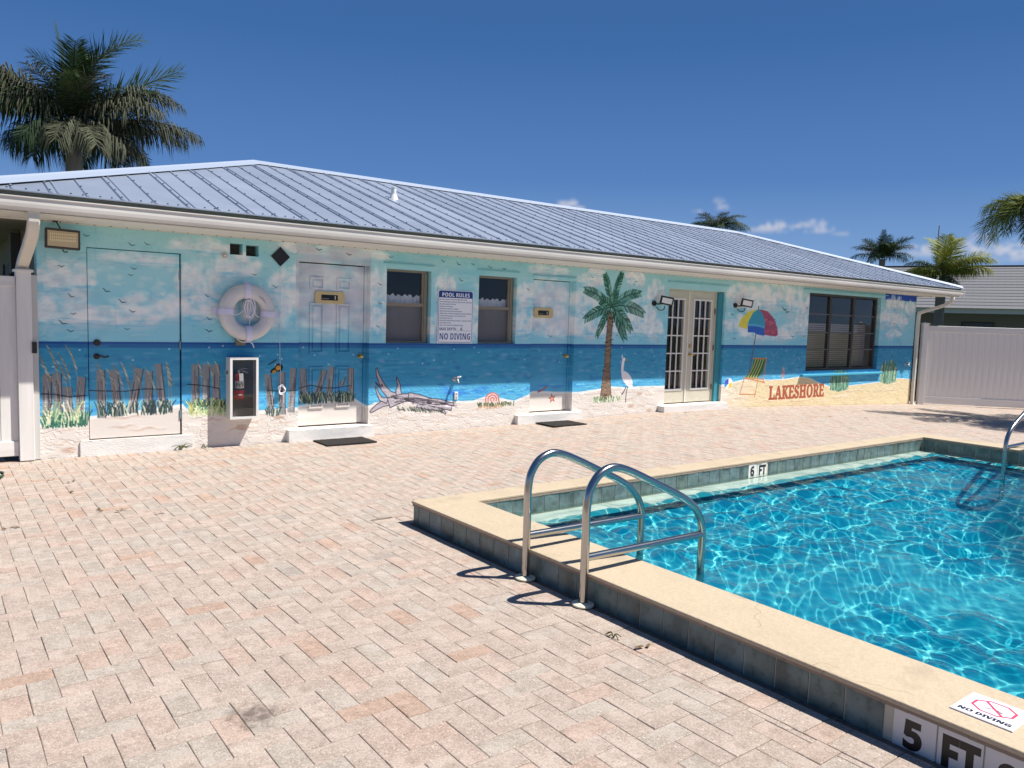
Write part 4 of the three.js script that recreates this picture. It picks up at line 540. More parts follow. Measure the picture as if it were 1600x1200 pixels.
{
  // life ring, 0.66 m across, hung on a hook with four straps and a coiled rope
  const t = thing('life_ring', [2.083, 1.588, 0.0], 'white ring buoy with lavender straps and coiled rope hung on the wall', 'ring buoy'), rc = 0.245, rt = 0.083, zc = 0.1;
  const g = new THREE.TorusGeometry(rc, rt, 20, 72); g.scale(1, 1, 0.8); g.translate(0, 0, zc); part('ring', g, std([0.72, 0.70, 0.70], 0.55, { map: rep(grime, 3) }), t);
  const strap = (a, len) => { const s = new THREE.Shape(), c = Math.cos(a), q = Math.sin(a), v = [], f = []; for (let i = 0; i <= 14; i++) { const b = -0.35 + i / 14 * (Math.PI + 0.7), r = rc - (rt + 0.008) * Math.cos(b), z = zc + (rt * 0.8 + 0.008) * Math.sin(b); for (const w of [-0.034, 0.034]) v.push([c * r - q * w, q * r + c * w, z]); } const e = v.length; const r2 = rc + rt + len; for (const w of [-0.03, 0.03]) v.push([c * r2 - q * w, q * r2 + c * w, zc - 0.01]); for (let i = 0; i < e / 2; i++) f.push([i * 2, i * 2 + 1, i * 2 + 3, i * 2 + 2]); const m = std([0.68, 0.67, 0.84], 0.8, { side: THREE.DoubleSide }); part('strap', poly(v, f), m, t); };
  strap(Math.PI / 2 + 0.04, 0.03); strap(Math.PI - 0.02, 0.055); strap(-0.06, 0.045); strap(-Math.PI / 2 + 0.03, 0.02);
  const rp = []; for (let i = 0; i < 150; i++) { const k = i / 149, a = k * Math.PI * 2 * 7; rp.push([0.02 + 0.052 * Math.sin(a) * (0.7 + 0.3 * Math.sin(k * 9)) + 0.02 * Math.sin(k * 17), 0.05 + 0.105 * Math.cos(a) + 0.012 * Math.sin(k * 23), zc - 0.02 + 0.05 * k]); }
  part('rope', [tube(rp, 0.0075, 520, 6), tube([[-0.16, -0.03, zc], [-0.1, -0.02, zc + 0.01], [-0.05, 0.03, zc + 0.02]], 0.006, 12, 5), tube([[0.16, -0.05, zc], [0.11, -0.04, zc + 0.01], [0.06, 0.05, zc + 0.02]], 0.006, 12, 5), tube([[0.03, -0.04, zc], [0.03, -0.1, zc], [0.02, -0.16, zc]], 0.005, 8, 5), tube([[-0.11, -0.31, 0.06], [-0.05, -0.345, 0.08], [0.02, -0.34, 0.09], [0.06, -0.36, 0.09], [0.085, -0.41, 0.08]], 0.007, 18, 5), tube([[-0.345, 0.02, 0.06], [-0.36, -0.04, 0.07], [-0.34, -0.08, 0.07]], 0.006, 8, 5), tube([[0.335, -0.02, 0.06], [0.345, -0.08, 0.07], [0.325, -0.12, 0.07]], 0.006, 8, 5)], M.rope, t);
  part('hook', [tube([[0.015, 0.13, 0.0], [0.015, 0.16, 0.06], [0.015, 0.175, 0.1], [0.015, 0.15, 0.13]], 0.009, 12, 6), rbox(-0.01, 0.04, 0.1, 0.2, 0, 0.012, 0.003, 1)], M.black, t);
  part('bracket', [rbox(-0.11, 0.0, -0.385, -0.3, 0.001, 0.05, 0.006, 1)], std([0.22, 0.19, 0.12], 0.7), t);
  part('lettering', at(new THREE.PlaneGeometry(0.14, 0.055), 0.165, 0.165, zc + 0.0655, 0, 0, -0.78), new THREE.MeshStandardMaterial({ transparent: true, roughness: 0.6, map: canvasTex(256, 96, (c, w, h) => { c.clearRect(0, 0, w, h); c.strokeStyle = '#3a3a44'; c.lineWidth = 9; c.lineCap = 'round'; for (let k = 0; k < 2; k++) { c.beginPath(); for (let x = 20; x < 236; x += 12) c.lineTo(x, 34 + k * 30 + ((x / 12) % 2 ? 9 : -7)); c.stroke(); } }) }), t);
}
const CAB = { x0: 1.868, x1: 2.19, y0: 0.355, y1: 1.065, z: 0.15 };
{
  const { x0, x1, y0, y1, z } = CAB, t = thing('extinguisher_cabinet', [0, 0, 0], 'white surface mounted cabinet with a glazed front holding a red extinguisher', 'cabinet'), w = 0.024;
  part('case', [box(x0, x1, y0, y1, 0.002, 0.012), box(x0, x0 + 0.012, y0, y1, 0.012, z), box(x1 - 0.012, x1, y0, y1, 0.012, z), box(x0 + 0.012, x1 - 0.012, y1 - 0.012, y1, 0.012, z), box(x0 + 0.012, x1 - 0.012, y0, y0 + 0.012, 0.012, z)], std([0.72, 0.71, 0.70], 0.45, { map: rep(grime, 2) }), t);
  part('inner_lining', box(x0 + 0.0125, x1 - 0.0125, y0 + 0.0125, y1 - 0.0125, 0.0125, 0.016), std([0.17, 0.16, 0.15], 0.8), t);
  part('door_frame', [box(x0 - 0.003, x0 + w, y0 - 0.003, y1 + 0.003, z + 0.001, z + 0.02), box(x1 - w, x1 + 0.003, y0 - 0.003, y1 + 0.003, z + 0.001, z + 0.02), box(x0 + w, x1 - w, y1 - w, y1 + 0.003, z + 0.001, z + 0.02), box(x0 + w, x1 - w, y0 - 0.003, y0 + w, z + 0.001, z + 0.02)], M.white, t);
  part('pane', box(x0 + w, x1 - w, y0 + w, y1 - w, z + 0.008, z + 0.011), new THREE.MeshPhysicalMaterial({ color: lin(0.82, 0.82, 0.82), transmission: 1, thickness: 0, roughness: 0.05 }), t);
  part('latch', rbox(x0 - 0.012, x0, 0.87, 0.91, 0.06, 0.075, 0.003, 1), M.black, t);
}
{
  const t = thing('fire_extinguisher', [1.99, 0.575, 0.085], 'red fire extinguisher with white label standing inside the wall cabinet', 'fire extinguisher');
  part('cylinder', new THREE.LatheGeometry([[0, 0], [0.048, 0], [0.056, 0.01], [0.057, 0.03], [0.057, 0.245], [0.052, 0.275], [0.036, 0.297], [0.02, 0.305], [0, 0.305]].map(([a, b]) => new THREE.Vector2(a, b)), 28), std([0.42, 0.018, 0.02], 0.3), t);
  part('label', [at(new THREE.CylinderGeometry(0.0578, 0.0578, 0.085, 28, 1, true, -1.7, 3.4), 0, 0.175, 0)], std([0.62, 0.60, 0.57], 0.5, { map: canvasTex(256, 96, (c, w, h) => { c.fillStyle = '#ece8e0'; c.fillRect(0, 0, w, h); c.fillStyle = '#2a2a2a'; for (let i = 0; i < 6; i++) c.fillRect(70 + i * 22, 18 + (i % 3) * 6, 12, 52 - (i % 2) * 18); }) }), t);
  part('band', at(new THREE.CylinderGeometry(0.0576, 0.0576, 0.02, 28, 1, true), 0, 0.122, 0), std([0.02, 0.02, 0.02], 0.5), t);
  { const s = new THREE.Shape([[-0.03, 0], [0, 0.012], [0.03, 0], [0, -0.012]].map((p) => new THREE.Vector2(...p))); part('emblem', at(new THREE.ExtrudeGeometry(s, { depth: 0.003, bevelEnabled: false }), 0, 0.058, 0.0565), std([0.8, 0.75, 0.75], 0.5), t); }
  part('service_tag', at(new THREE.BoxGeometry(0.05, 0.09, 0.002), 0.012, 0.262, 0.055, -0.08, 0.15, 0.03), std([0.82, 0.84, 0.84], 0.6), t);
  part('valve', [cyl([0, 0.3, 0], [0, 0.335, 0], 0.018), at(new THREE.SphereGeometry(0.02, 12, 8), 0, 0.335, 0)], M.chrome, t);
  part('handle', [tube([[0, 0.335, 0.005], [0.04, 0.335, 0.01], [0.1, 0.31, 0.01]], 0.007, 10, 6), tube([[0, 0.35, 0.005], [0.05, 0.36, 0.008], [0.09, 0.36, 0.01]], 0.005, 10, 6)], M.chrome, t);
  part('hose', tube([[-0.01, 0.33, 0], [-0.05, 0.32, 0.01], [-0.06, 0.25, 0.02], [-0.055, 0.12, 0.03]], 0.009, 18, 6), M.black, t);
  part('wall_hook', box(-0.02, 0.02, 0.27, 0.3, -0.068, -0.02), M.black, t);
}
const board = (c, w, h, lines) => { c.fillStyle = '#e9edf4'; c.fillRect(0, 0, w, h); };
{
  const t = thing('pool_rules_sign', [5.015, 1.608, 0], 'blue and white pool rules board between the two small windows', 'sign'), w = 0.585, h = 0.735;
  part('board', rbox(-w / 2, w / 2, -h / 2, h / 2, 0.004, 0.014, 0.004, 1), std([0.8, 0.8, 0.82], 0.4), t);
  const tex = canvasTex(820, 1024, (c, W1, H1) => {
    c.fillStyle = '#eef0f6'; c.fillRect(0, 0, W1, H1); c.strokeStyle = '#1b3f8c'; c.lineWidth = 10; c.beginPath(); c.roundRect(14, 14, W1 - 28, H1 - 28, 36); c.stroke();
    c.fillStyle = '#123a86'; c.beginPath(); c.roundRect(14, 14, W1 - 28, 128, [36, 36, 0, 0]); c.fill(); c.fillStyle = '#f4f6fa'; c.textAlign = 'center'; c.textBaseline = 'middle';
    const fit = (s, x, y, ww, font, al = 'left') => { c.font = font; c.textAlign = al; const k = ww / c.measureText(s).width; c.save(); c.translate(x, y); c.scale(k, 1); c.fillText(s, 0, 0); c.restore(); };
    fit('POOL RULES', W1 / 2, 84, 660, 'bold 104px sans-serif', 'center');
    c.fillStyle = '#1c3568';
    const rules = [['No Glass Containers in Pool Area Within 50 ft of Pool', 640], ['Food and Beverages Are Not Permitted in Pool or on Wet Deck', 752], ['No animals within 50 ft of Pool', 370], ['Bathing Load 19 persons', 310], ['Pool Open From 8:00 am to 10:00 pm', 440], ['Bathers Must Shower Before Entering Pool', 520], ['Children Under 12 Must Be Accompanied by Adult at All Times', 760], ['No Person Wearing Diapers are Permitted in Pool', 610], ['No Running in Pool Area', 300], ['Persons With Open Wounds, Infections, or Diarrhea Should', 750], ['Not be Permitted in Pool', 260], ['Swim at Your Own Risk. No Lifeguard Present', 560]];
    rules.forEach(([s, ww], i) => fit(s, 36, 176 + i * 45.5, Math.min(ww, 748), 'bold 34px sans-serif'));
    fit('MAX DEPTH', 36, 752, 400, 'bold 78px sans-serif'); c.fillRect(446, 782, 330, 4); c.fillStyle = '#1a1a22'; fit('6', 528, 748, 52, 'bold 84px sans-serif');
    c.fillStyle = '#123a86'; fit('NO DIVING', 36, 898, 748, 'bold 168px sans-serif');
  });
  part('print', at(new THREE.PlaneGeometry(w - 0.008, h - 0.008), 0, 0, 0.0165), new THREE.MeshStandardMaterial({ map: tex, roughness: 0.35 }), t);
  part('bolt', [cyl([0, h / 2 - 0.012, 0.014], [0, h / 2 - 0.012, 0.019], 0.007)], M.chrome, t); part('bolt', [cyl([0, -h / 2 + 0.01, 0.014], [0, -h / 2 + 0.01, 0.019], 0.007)], M.chrome, t);
}
const plateTex = canvasTex(512, 200, (c, w, h) => { c.fillStyle = '#0c0b0d'; c.fillRect(0, 0, w, h); c.fillStyle = '#9a9488'; c.font = 'bold 62px sans-serif'; c.textBaseline = 'middle'; c.fillText('Restroom', 24, 140, 210); c.fillStyle = '#cfc8b8'; c.beginPath(); c.arc(430, 52, 18, 0, 7); c.fill(); c.beginPath(); c.roundRect(412, 74, 36, 58, 8); c.fill(); c.fillRect(416, 128, 12, 46); c.fillRect(432, 128, 12, 46); });
function plate(x, y, w, h, label, drop) {
  const t = thing('restroom_sign', [x, y, -0.1], label, 'sign', 'restroom plates on the doors'), s = new THREE.Shape(), c = 0.022;
  s.moveTo(-w / 2 + c, -h / 2); s.lineTo(w / 2 - c, -h / 2); s.lineTo(w / 2, -h / 2 + c); s.lineTo(w / 2, h / 2 - c); s.lineTo(w / 2 - c, h / 2); s.lineTo(-w / 2 + c, h / 2); s.lineTo(-w / 2, h / 2 - c); s.lineTo(-w / 2, -h / 2 + c); s.closePath();
  part('plate', at(norm(new THREE.ExtrudeGeometry(s, { depth: 0.012, bevelEnabled: true, bevelSize: 0.004, bevelThickness: 0.004, bevelSegments: 2 })), 0, 0, 0.008), std([0.66, 0.52, 0.26], 0.45, { map: rep(grime, 2) }), t);
  part('print', at(new THREE.PlaneGeometry(w * 0.57, h * 0.48), -w * 0.02, 0, 0.026), new THREE.MeshStandardMaterial({ map: plateTex, roughness: 0.3 }), t);
}
plate(3.185, 1.803, 0.39, 0.145, 'gold restroom plate on the six panel door'); plate(6.685, 1.71, 0.37, 0.145, 'gold restroom plate on the narrow plain door');
function bib(x, y, label) {
  const t = thing('hose_bib', [x, y, 0], label, 'faucet', 'hose faucets on the mural wall'), m = std([0.62, 0.60, 0.56], 0.4, { metalness: 0.7 });
  part('spigot', [cyl([0, 0, 0], [0, 0, 0.07], 0.014), tube([[0, 0, 0.05], [0, -0.01, 0.09], [0, -0.05, 0.11]], 0.014, 10, 8), cyl([0, 0, 0.001], [0, 0, 0.008], 0.035)], m, t);
  part('valve_wheel', [at(new THREE.TorusGeometry(0.026, 0.007, 6, 16), 0.03, 0.035, 0.075, Math.PI / 2, 0.3), cyl([0.0, 0, 0.07], [0.03, 0.035, 0.075], 0.006)], std([0.7, 0.7, 0.7], 0.4), t);
}
bib(5.03, 0.735, 'small white hose faucet below the pool rules board'); bib(17.95, 0.79, 'small hose faucet near the far right corner of the wall');
{ const t = thing('outlet_cover', [5.06, 0.50, 0], 'small white outlet cover low on the wall below the faucet', 'outlet'); part('cover', rbox(-0.03, 0.03, -0.055, 0.055, 0.001, 0.02, 0.006, 2), M.white, t); part('socket', [rbox(-0.012, 0.012, 0.012, 0.036, 0.0202, 0.023, 0.003, 1), rbox(-0.012, 0.012, -0.036, -0.012, 0.0202, 0.023, 0.003, 1)], std([0.3, 0.3, 0.3], 0.5), t); }
{ const t = thing('light_sensor', [1.855, 2.235, 0], 'tiny cream sensor stub left of the wall vents', 'sensor'); part('base', cyl([0, 0, 0], [0, 0, 0.02], 0.035, 0.03, 16), M.putty, t); part('eye', [at(new THREE.SphereGeometry(0.018, 12, 8), 0, 0, 0.024)], M.chrome, t); }
function mat(x, z, w, d, turn, label) {
  const t = thing('door_mat', [x, deck(x, z) + 0.003, z], label, 'doormat', 'dark mats before the restroom doors', turn);
  const g = new THREE.BoxGeometry(w, 0.014, d, 60, 1, 30), p = g.attributes.position; for (let i = 0; i < p.count; i++) if (p.getY(i) > 0) p.setY(i, p.getY(i) + 0.004 * hash2(Math.round(p.getX(i) * 100), Math.round(p.getZ(i) * 100)));
  g.computeVertexNormals(); part('pile', at(g, 0, 0.008, 0), std([0.022, 0.018, 0.016], 1, { bumpMap: rep(fineBump, 4), bumpScale: 0.006 }), t);
}
mat(3.22, 0.34, 0.66, 0.42, 0, 'dark fibre mat on pavers before the six panel door'); mat(6.74, 0.36, 0.65, 0.44, 0, 'dark fibre mat on pavers before the narrow plain door');

// ---------------------------------------------------------------- swimming pool
const pool = thing('swimming_pool', [0, 0, 0], 'in-ground pool with raised cream coping and slate blue tile border', 'pool');
{
  const RC = rng(41), cracks = Array.from({ length: 14 }, () => { const p = [[RC() * 1024, RC() * 1024]]; let a = RC() * 6.3; for (let i = 0; i < 14; i++) { a += (RC() - 0.5) * 1.5; const q = p[p.length - 1]; p.push([q[0] + Math.cos(a) * 16, q[1] + Math.sin(a) * 16]); } return p; });
  const copingTex = canvasTex(1024, 1024, (c, w, h) => { const im = c.createImageData(w, h); for (let j = 0; j < h; j++) for (let i = 0; i < w; i++) { const n = fbm(i / w * 6, j / h * 6, 6, 5, 171), m = vnoise(i / w * 240, j / h * 240, 240, 173), k = 236 + 22 * (n - 0.5) + 16 * (m - 0.5) - 22 * smooth(0.62, 0.8, n), o = (j * w + i) * 4; im.data[o] = k; im.data[o + 1] = k - 2; im.data[o + 2] = k - 5; im.data[o + 3] = 255; } c.putImageData(im, 0, 0); c.strokeStyle = 'rgba(120,96,70,0.4)'; c.lineWidth = 1.6; for (const p of cracks) { c.beginPath(); p.forEach((q, i) => i ? c.lineTo(...q) : c.moveTo(...q)); c.stroke(); } });
  copingTex.wrapS = copingTex.wrapT = THREE.RepeatWrapping; copingTex.repeat.set(0.55, 0.55);
  const { x0, xi, x1, x2, z0, zi, z1, z2, top } = POOL, cream = std([0.54, 0.445, 0.318], 0.8, { map: copingTex, bumpMap: rep(fineBump, 1), bumpScale: 0.002 });
  const th = 0.022, e = 0.012, flat = (g) => { const p = g.attributes.position, uv = g.attributes.uv; for (let i = 0; i < p.count; i++) uv.setXY(i, p.getX(i) + p.getY(i), p.getZ(i) + p.getY(i)); return g; };
  // coping slabs, butted
  part('coping', [flat(rbox(x0 - e, xi, top - th, top, zi, z1, 0.007, 2))], cream, pool); part('coping', [flat(rbox(x0 - e, x2 + e, top - th, top, z0 - e, zi - 0.001, 0.007, 2))], cream, pool); part('coping', [flat(rbox(x1, x2 + e, top - th, top, zi, z1, 0.007, 2))], cream, pool); part('coping', [flat(rbox(x0 - e, x2 + e, top - th, top, z1 + 0.001, z2, 0.007, 2))], cream, pool);
  // worn bare edge below the coping and the grout bed behind the tiles
  const R = rng(5), worn = (ax0, ax1, fixed, alongZ, out) => { const g = [], n = Math.round((ax1 - ax0) / 0.11); for (let i = 0; i < n; i++) { const a = lerp(ax0, ax1, i / n), b = lerp(ax0, ax1, (i + 1) / n), o = 0.004 + 0.005 * R(), y0 = top - th - 0.012 - 0.004 * R(), y1 = top - th + 0.0005; g.push(alongZ ? box(Math.min(fixed, fixed + out * o), Math.max(fixed, fixed + out * o), y0, y1 - 0.001, a, b) : box(a, b, y0, y1 - 0.001, Math.min(fixed, fixed + out * o), Math.max(fixed, fixed + out * o))); } part('mortar_edge', g, std([0.30, 0.235, 0.18], 0.95, { map: rep(grime, 6) }), pool).userData.kind = 'stuff'; };
  worn(z0, 12, x0 + 0.0015, true, -1); worn(xi, x1, zi - 0.0015, false, 1); worn(zi, 12, x1 + 0.0015, true, -1);
  const grout = std([0.50, 0.46, 0.36], 0.95);
  part('beam', [box(x0 + 0.004, xi - 0.004, -0.3, top - th - 0.001, zi + 0.003, z1), box(x0 + 0.004, x2 - 0.004, -0.3, top - th - 0.001, z0 + 0.004, zi - 0.004), box(x1 + 0.004, x2 - 0.004, -0.3, top - th - 0.001, zi + 0.003, z1), box(x0 + 0.004, x2 - 0.004, -0.3, top - th - 0.001, z1 + 0.004, z2)], grout, pool);
  // slate look tiles
  const slate = dataTex(512, 512, (u, v) => { const n = fbm(u * 7, v * 7, 7, 5, 91), m = fbm(u * 20, v * 20, 20, 4, 97), d = smooth(0.55, 0.75, m); const b = 0.55 + 0.7 * (n - 0.5); return [b * (0.62 - 0.2 * d), b * (0.86 - 0.25 * d), b * (0.95 - 0.3 * d)]; });
  const tones = Array.from({ length: 8 }, (_, i) => { const k = 0.225 + 0.012 * ((i * 37) % 8), w = (i % 3) * 0.012; const m = rep(slate, 2.1); m.offset.set(i * 0.37, i * 0.61); return std([k + w, k + 0.035, k + 0.015 - w], 0.32, { map: m }); });
  const tile = (a, b, y0, y1, fixed, axis, out, i) => { const d = 0.004; const g = axis === 'z' ? rbox(Math.min(fixed, fixed + out * 0.008), Math.max(fixed, fixed + out * 0.008), y0, y1, a, b, 0.0015, 1) : rbox(a, b, y0, y1, Math.min(fixed, fixed + out * 0.008), Math.max(fixed, fixed + out * 0.008), 0.0015, 1); const p = g.attributes.position, uv = new Float32Array(p.count * 2); for (let k = 0; k < p.count; k++) { uv[2 * k] = axis === 'z' ? p.getZ(k) : p.getX(k); uv[2 * k + 1] = p.getY(k); } g.setAttribute('uv', new THREE.BufferAttribute(uv, 2)); part('tile', g, tones[Math.floor(hash2(i, 4, 2) * 8)], pool); };
  const pt = 0.1667, gp2 = 0.006, ty1 = top - th - 0.014; let n = 0;
  // outside, along the near edge: the first one cut
  tile(z0 + 0.006, 4.069, -0.02, ty1, x0 + 0.008, 'z', -1, n++);
  for (let z = 4.073; z < 7.72; z += pt) tile(z, Math.min(z + pt - 0.006, 7.771), -0.02, ty1, x0 + 0.008, 'z', -1, n++);
  for (let z = 8.278; z < 10; z += pt) tile(z, z + pt - 0.006, -0.02, ty1, x0 + 0.008, 'z', -1, n++);
  // inside, far and right edges
  for (let x = xi + 0.03; x < x1 - 0.02; x += pt) { if (x > 5.96 && x < 6.30) continue; tile(x, Math.min(x + pt - 0.006, x1 - 0.002), 0.0, ty1, zi - 0.008, 'x', 1, n++); }
  for (let z = zi + 0.012; z < 8.2; z += pt) tile(z, z + pt - 0.006, 0.0, ty1, x1 + 0.008, 'z', -1, n++);
  for (let z = zi + 0.03; z < 6.4; z += pt) tile(z, z + pt - 0.006, 0.0, ty1, xi - 0.008, 'z', 1, n++);
  // depth markers
  const marker = (s, draw) => new THREE.MeshStandardMaterial({ roughness: 0.4, map: canvasTex(256, 256, (c, w, h) => { c.fillStyle = '#d6d0cb'; c.fillRect(0, 0, w, h); c.fillStyle = '#191416'; c.textAlign = 'center'; c.textBaseline = 'alphabetic'; draw(c, w, h); }) });
  const fitText = (c, s, x, y, ww, hh) => { c.font = 'bold 200px sans-serif'; const m = c.measureText(s); c.save(); c.translate(x, y); c.scale(ww / m.width, hh / (m.actualBoundingBoxAscent || 146)); c.fillText(s, 0, 0); c.lineWidth = 13; c.strokeStyle = '#191416'; c.lineJoin = 'miter'; c.strokeText(s, 0, 0); c.restore(); };
  const M5 = marker('5', (c) => fitText(c, '5', 120, 222, 118, 172)), MFT = marker('FT', (c) => fitText(c, 'FT', 128, 232, 228, 190)), M9 = marker('9', (c) => fitText(c, '9', 128, 236, 120, 172)), M6 = marker('6', (c) => fitText(c, '6', 110, 226, 118, 184)), MF2 = marker('FT', (c) => fitText(c, 'FT', 128, 226, 208, 184));
  const faceZ = (za, zb, m, label) => { const g = new THREE.Group(); g.name = 'depth_marker'; g.userData.label = label; pool.add(g); part('tile', rbox(x0, x0 + 0.008, -0.02, ty1 + 0.002, za, zb, 0.0015, 1), std([0.62, 0.58, 0.55], 0.4), g); part('print', at(new THREE.PlaneGeometry(zb - za - 0.003, ty1 + 0.019), x0 - 0.0012, (ty1 - 0.018) / 2, (za + zb) / 2, 0, -Math.PI / 2), m, g); };
  faceZ(7.775, 7.940, M5, 'white depth tile with a black 5'); faceZ(7.944, 8.104, MFT, 'white depth tile with black FT'); faceZ(8.108, 8.272, M9, 'white depth tile cut by the picture edge');
  const faceX = (xa, xb, m, label) => { const g = new THREE.Group(); g.name = 'depth_marker'; g.userData.label = label; pool.add(g); part('tile', rbox(xa, xb, 0, ty1, zi - 0.008, zi, 0.0015, 1), std([0.62, 0.58, 0.55], 0.4), g); part('print', at(new THREE.PlaneGeometry(xb - xa - 0.003, ty1), (xa + xb) / 2, ty1 / 2, zi + 0.0012), m, g); };
  faceX(6.033, 6.187, M6, 'white depth tile with a black 6 on the far side'); faceX(6.191, 6.355, MF2, 'white depth tile with black FT on the far side');
  // shell: shallow ledge with dark trim, walls, floor
  const plaster = std([0.80, 0.82, 0.80], 0.85, { map: rep(grime, 0.5) }), L = 0.32, ly = -0.012, fy = -1.12, t = 0.1;
  part('ledge', [box(xi + 0.001, x1 - 0.001, ly - 0.25, ly, zi + 0.001, zi + L), box(xi + 0.001, xi + L, ly - 0.25, ly, zi + L + 0.001, z1 - 0.001), box(x1 - L, x1 - 0.001, ly - 0.25, ly, zi + L + 0.001, z1 - 0.001)], std([0.60, 0.60, 0.56], 0.85, { map: rep(grime, 0.8) }), pool);
  const trim = []; const dk = std([0.012, 0.03, 0.045], 0.4);
  for (let x = xi + L; x < x1 - L; x += 0.1) trim.push(box(x + 0.002, Math.min(x + 0.098, x1 - L), ly - 0.03, ly + 0.003, zi + L + 0.001, zi + L + 0.022)); for (let z = zi + L + 0.02; z < 12; z += 0.1) { trim.push(box(xi + L + 0.001, xi + L + 0.022, ly - 0.03, ly + 0.003, z, z + 0.096)); trim.push(box(x1 - L - 0.022, x1 - L - 0.001, ly - 0.03, ly + 0.003, z, z + 0.096)); }
  part('ledge_trim', trim, dk, pool).userData.kind = 'stuff';
  { const nx = 90, nz = 100, g = new THREE.PlaneGeometry(1, 1, nx, nz), p = g.attributes.position, uv = g.attributes.uv, xa = xi + L - 0.01, xb = x1 - L + 0.01, za = zi + L - 0.01, zb = z1 - 0.12;
    for (let i = 0; i < p.count; i++) { const U = uv.getX(i), Vv = 1 - uv.getY(i), x = lerp(xa, xb, 0.5 - 0.5 * Math.cos(Math.PI * U)), z = lerp(za, zb, Vv * Vv * 0.6 + Vv * 0.4), f = smooth(0, 1.5, x - xa) * smooth(-0.05, 0.85, xb - x) * smooth(0, 1.4, z - za) * smooth(0, 0.6, zb - z); p.setXYZ(i, x, lerp(ly - 0.05, fy, f), z); uv.setXY(i, x, z); }
    g.computeVertexNormals(); part('pool_floor', g, plaster, pool); }
}
{
  // ripples: one periodic height field; caustic light splatted from it is painted into the water tint map
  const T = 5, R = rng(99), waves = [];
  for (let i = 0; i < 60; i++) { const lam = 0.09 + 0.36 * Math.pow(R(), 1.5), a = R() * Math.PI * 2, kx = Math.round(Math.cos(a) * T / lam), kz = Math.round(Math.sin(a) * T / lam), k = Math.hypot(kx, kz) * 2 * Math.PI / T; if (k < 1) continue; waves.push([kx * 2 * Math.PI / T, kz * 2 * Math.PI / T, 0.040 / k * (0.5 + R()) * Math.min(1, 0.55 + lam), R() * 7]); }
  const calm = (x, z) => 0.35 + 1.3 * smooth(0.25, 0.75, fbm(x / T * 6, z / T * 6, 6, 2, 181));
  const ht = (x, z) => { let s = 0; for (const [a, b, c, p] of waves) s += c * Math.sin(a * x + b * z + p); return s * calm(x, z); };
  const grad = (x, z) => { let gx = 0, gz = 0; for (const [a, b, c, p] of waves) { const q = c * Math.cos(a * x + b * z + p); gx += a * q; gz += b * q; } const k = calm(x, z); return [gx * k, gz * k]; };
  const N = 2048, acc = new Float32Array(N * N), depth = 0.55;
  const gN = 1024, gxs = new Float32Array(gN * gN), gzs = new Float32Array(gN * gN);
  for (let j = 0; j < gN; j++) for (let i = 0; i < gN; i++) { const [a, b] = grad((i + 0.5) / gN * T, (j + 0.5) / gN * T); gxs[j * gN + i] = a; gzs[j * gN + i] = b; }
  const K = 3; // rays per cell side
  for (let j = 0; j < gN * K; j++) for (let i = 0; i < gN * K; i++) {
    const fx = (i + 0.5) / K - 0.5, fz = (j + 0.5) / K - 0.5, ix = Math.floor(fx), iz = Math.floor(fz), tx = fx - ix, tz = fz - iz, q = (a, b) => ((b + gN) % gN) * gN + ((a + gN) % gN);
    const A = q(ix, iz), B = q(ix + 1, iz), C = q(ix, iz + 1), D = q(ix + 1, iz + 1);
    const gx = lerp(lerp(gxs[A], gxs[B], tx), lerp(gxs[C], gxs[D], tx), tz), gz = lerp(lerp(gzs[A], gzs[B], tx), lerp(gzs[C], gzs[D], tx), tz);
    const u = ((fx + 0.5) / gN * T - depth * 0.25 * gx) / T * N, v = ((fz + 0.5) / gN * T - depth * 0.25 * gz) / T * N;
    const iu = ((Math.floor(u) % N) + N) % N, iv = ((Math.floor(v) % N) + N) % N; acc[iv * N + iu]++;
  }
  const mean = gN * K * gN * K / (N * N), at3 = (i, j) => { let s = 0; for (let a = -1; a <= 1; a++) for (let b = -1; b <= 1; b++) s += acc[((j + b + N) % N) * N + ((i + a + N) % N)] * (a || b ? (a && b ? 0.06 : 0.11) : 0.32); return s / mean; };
  const causticTint = dataTex(N, N, (u, v, i, j) => { const c = at3(i, j), t = clamp((c - 0.3) / 2.7), k = Math.pow(t, 0.9); return [lerp(0.018, 0.52, k), lerp(0.325, 0.99, k), lerp(0.45, 0.98, k)]; });  // caustic light painted into the water tint, brighter where rays gather
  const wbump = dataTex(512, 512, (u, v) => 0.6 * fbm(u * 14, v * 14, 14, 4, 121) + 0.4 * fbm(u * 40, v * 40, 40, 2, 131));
  const deepM = new THREE.MeshPhysicalMaterial({ color: 0xffffff, map: causticTint, transmission: 1, thickness: 0, roughness: 0.015, ior: 1.33, bumpMap: rep(wbump, 3), bumpScale: 0.008 });
  const shalM = new THREE.MeshPhysicalMaterial({ color: lin(0.80, 0.91, 0.88), transmission: 1, thickness: 0, roughness: 0.01, ior: 1.33 });
  const water = structure('pool_water');
  const grid = (xa, xb, za, zb, st) => { const nx = Math.max(1, Math.round((xb - xa) / st)), nz = Math.max(1, Math.round((zb - za) / st)), g = new THREE.PlaneGeometry(1, 1, nx, nz), p = g.attributes.position, uv = g.attributes.uv, nn = g.attributes.normal; for (let i = 0; i < p.count; i++) { const x = lerp(xa, xb, uv.getX(i)), z = lerp(zb, za, uv.getY(i)), edge = Math.min(1, Math.min(x - POOL.xi, POOL.x1 - x, z - POOL.zi) / 0.5) * 0.85 + 0.1, [gx, gz] = grad(x, z), n = V(-gx * edge, 1, -gz * edge).normalize(); p.setXYZ(i, x, POOL.water + ht(x, z) * edge, z); nn.setXYZ(i, n.x, n.y, n.z); uv.setXY(i, x / T, z / T); } return g; };
  const L = 0.32;
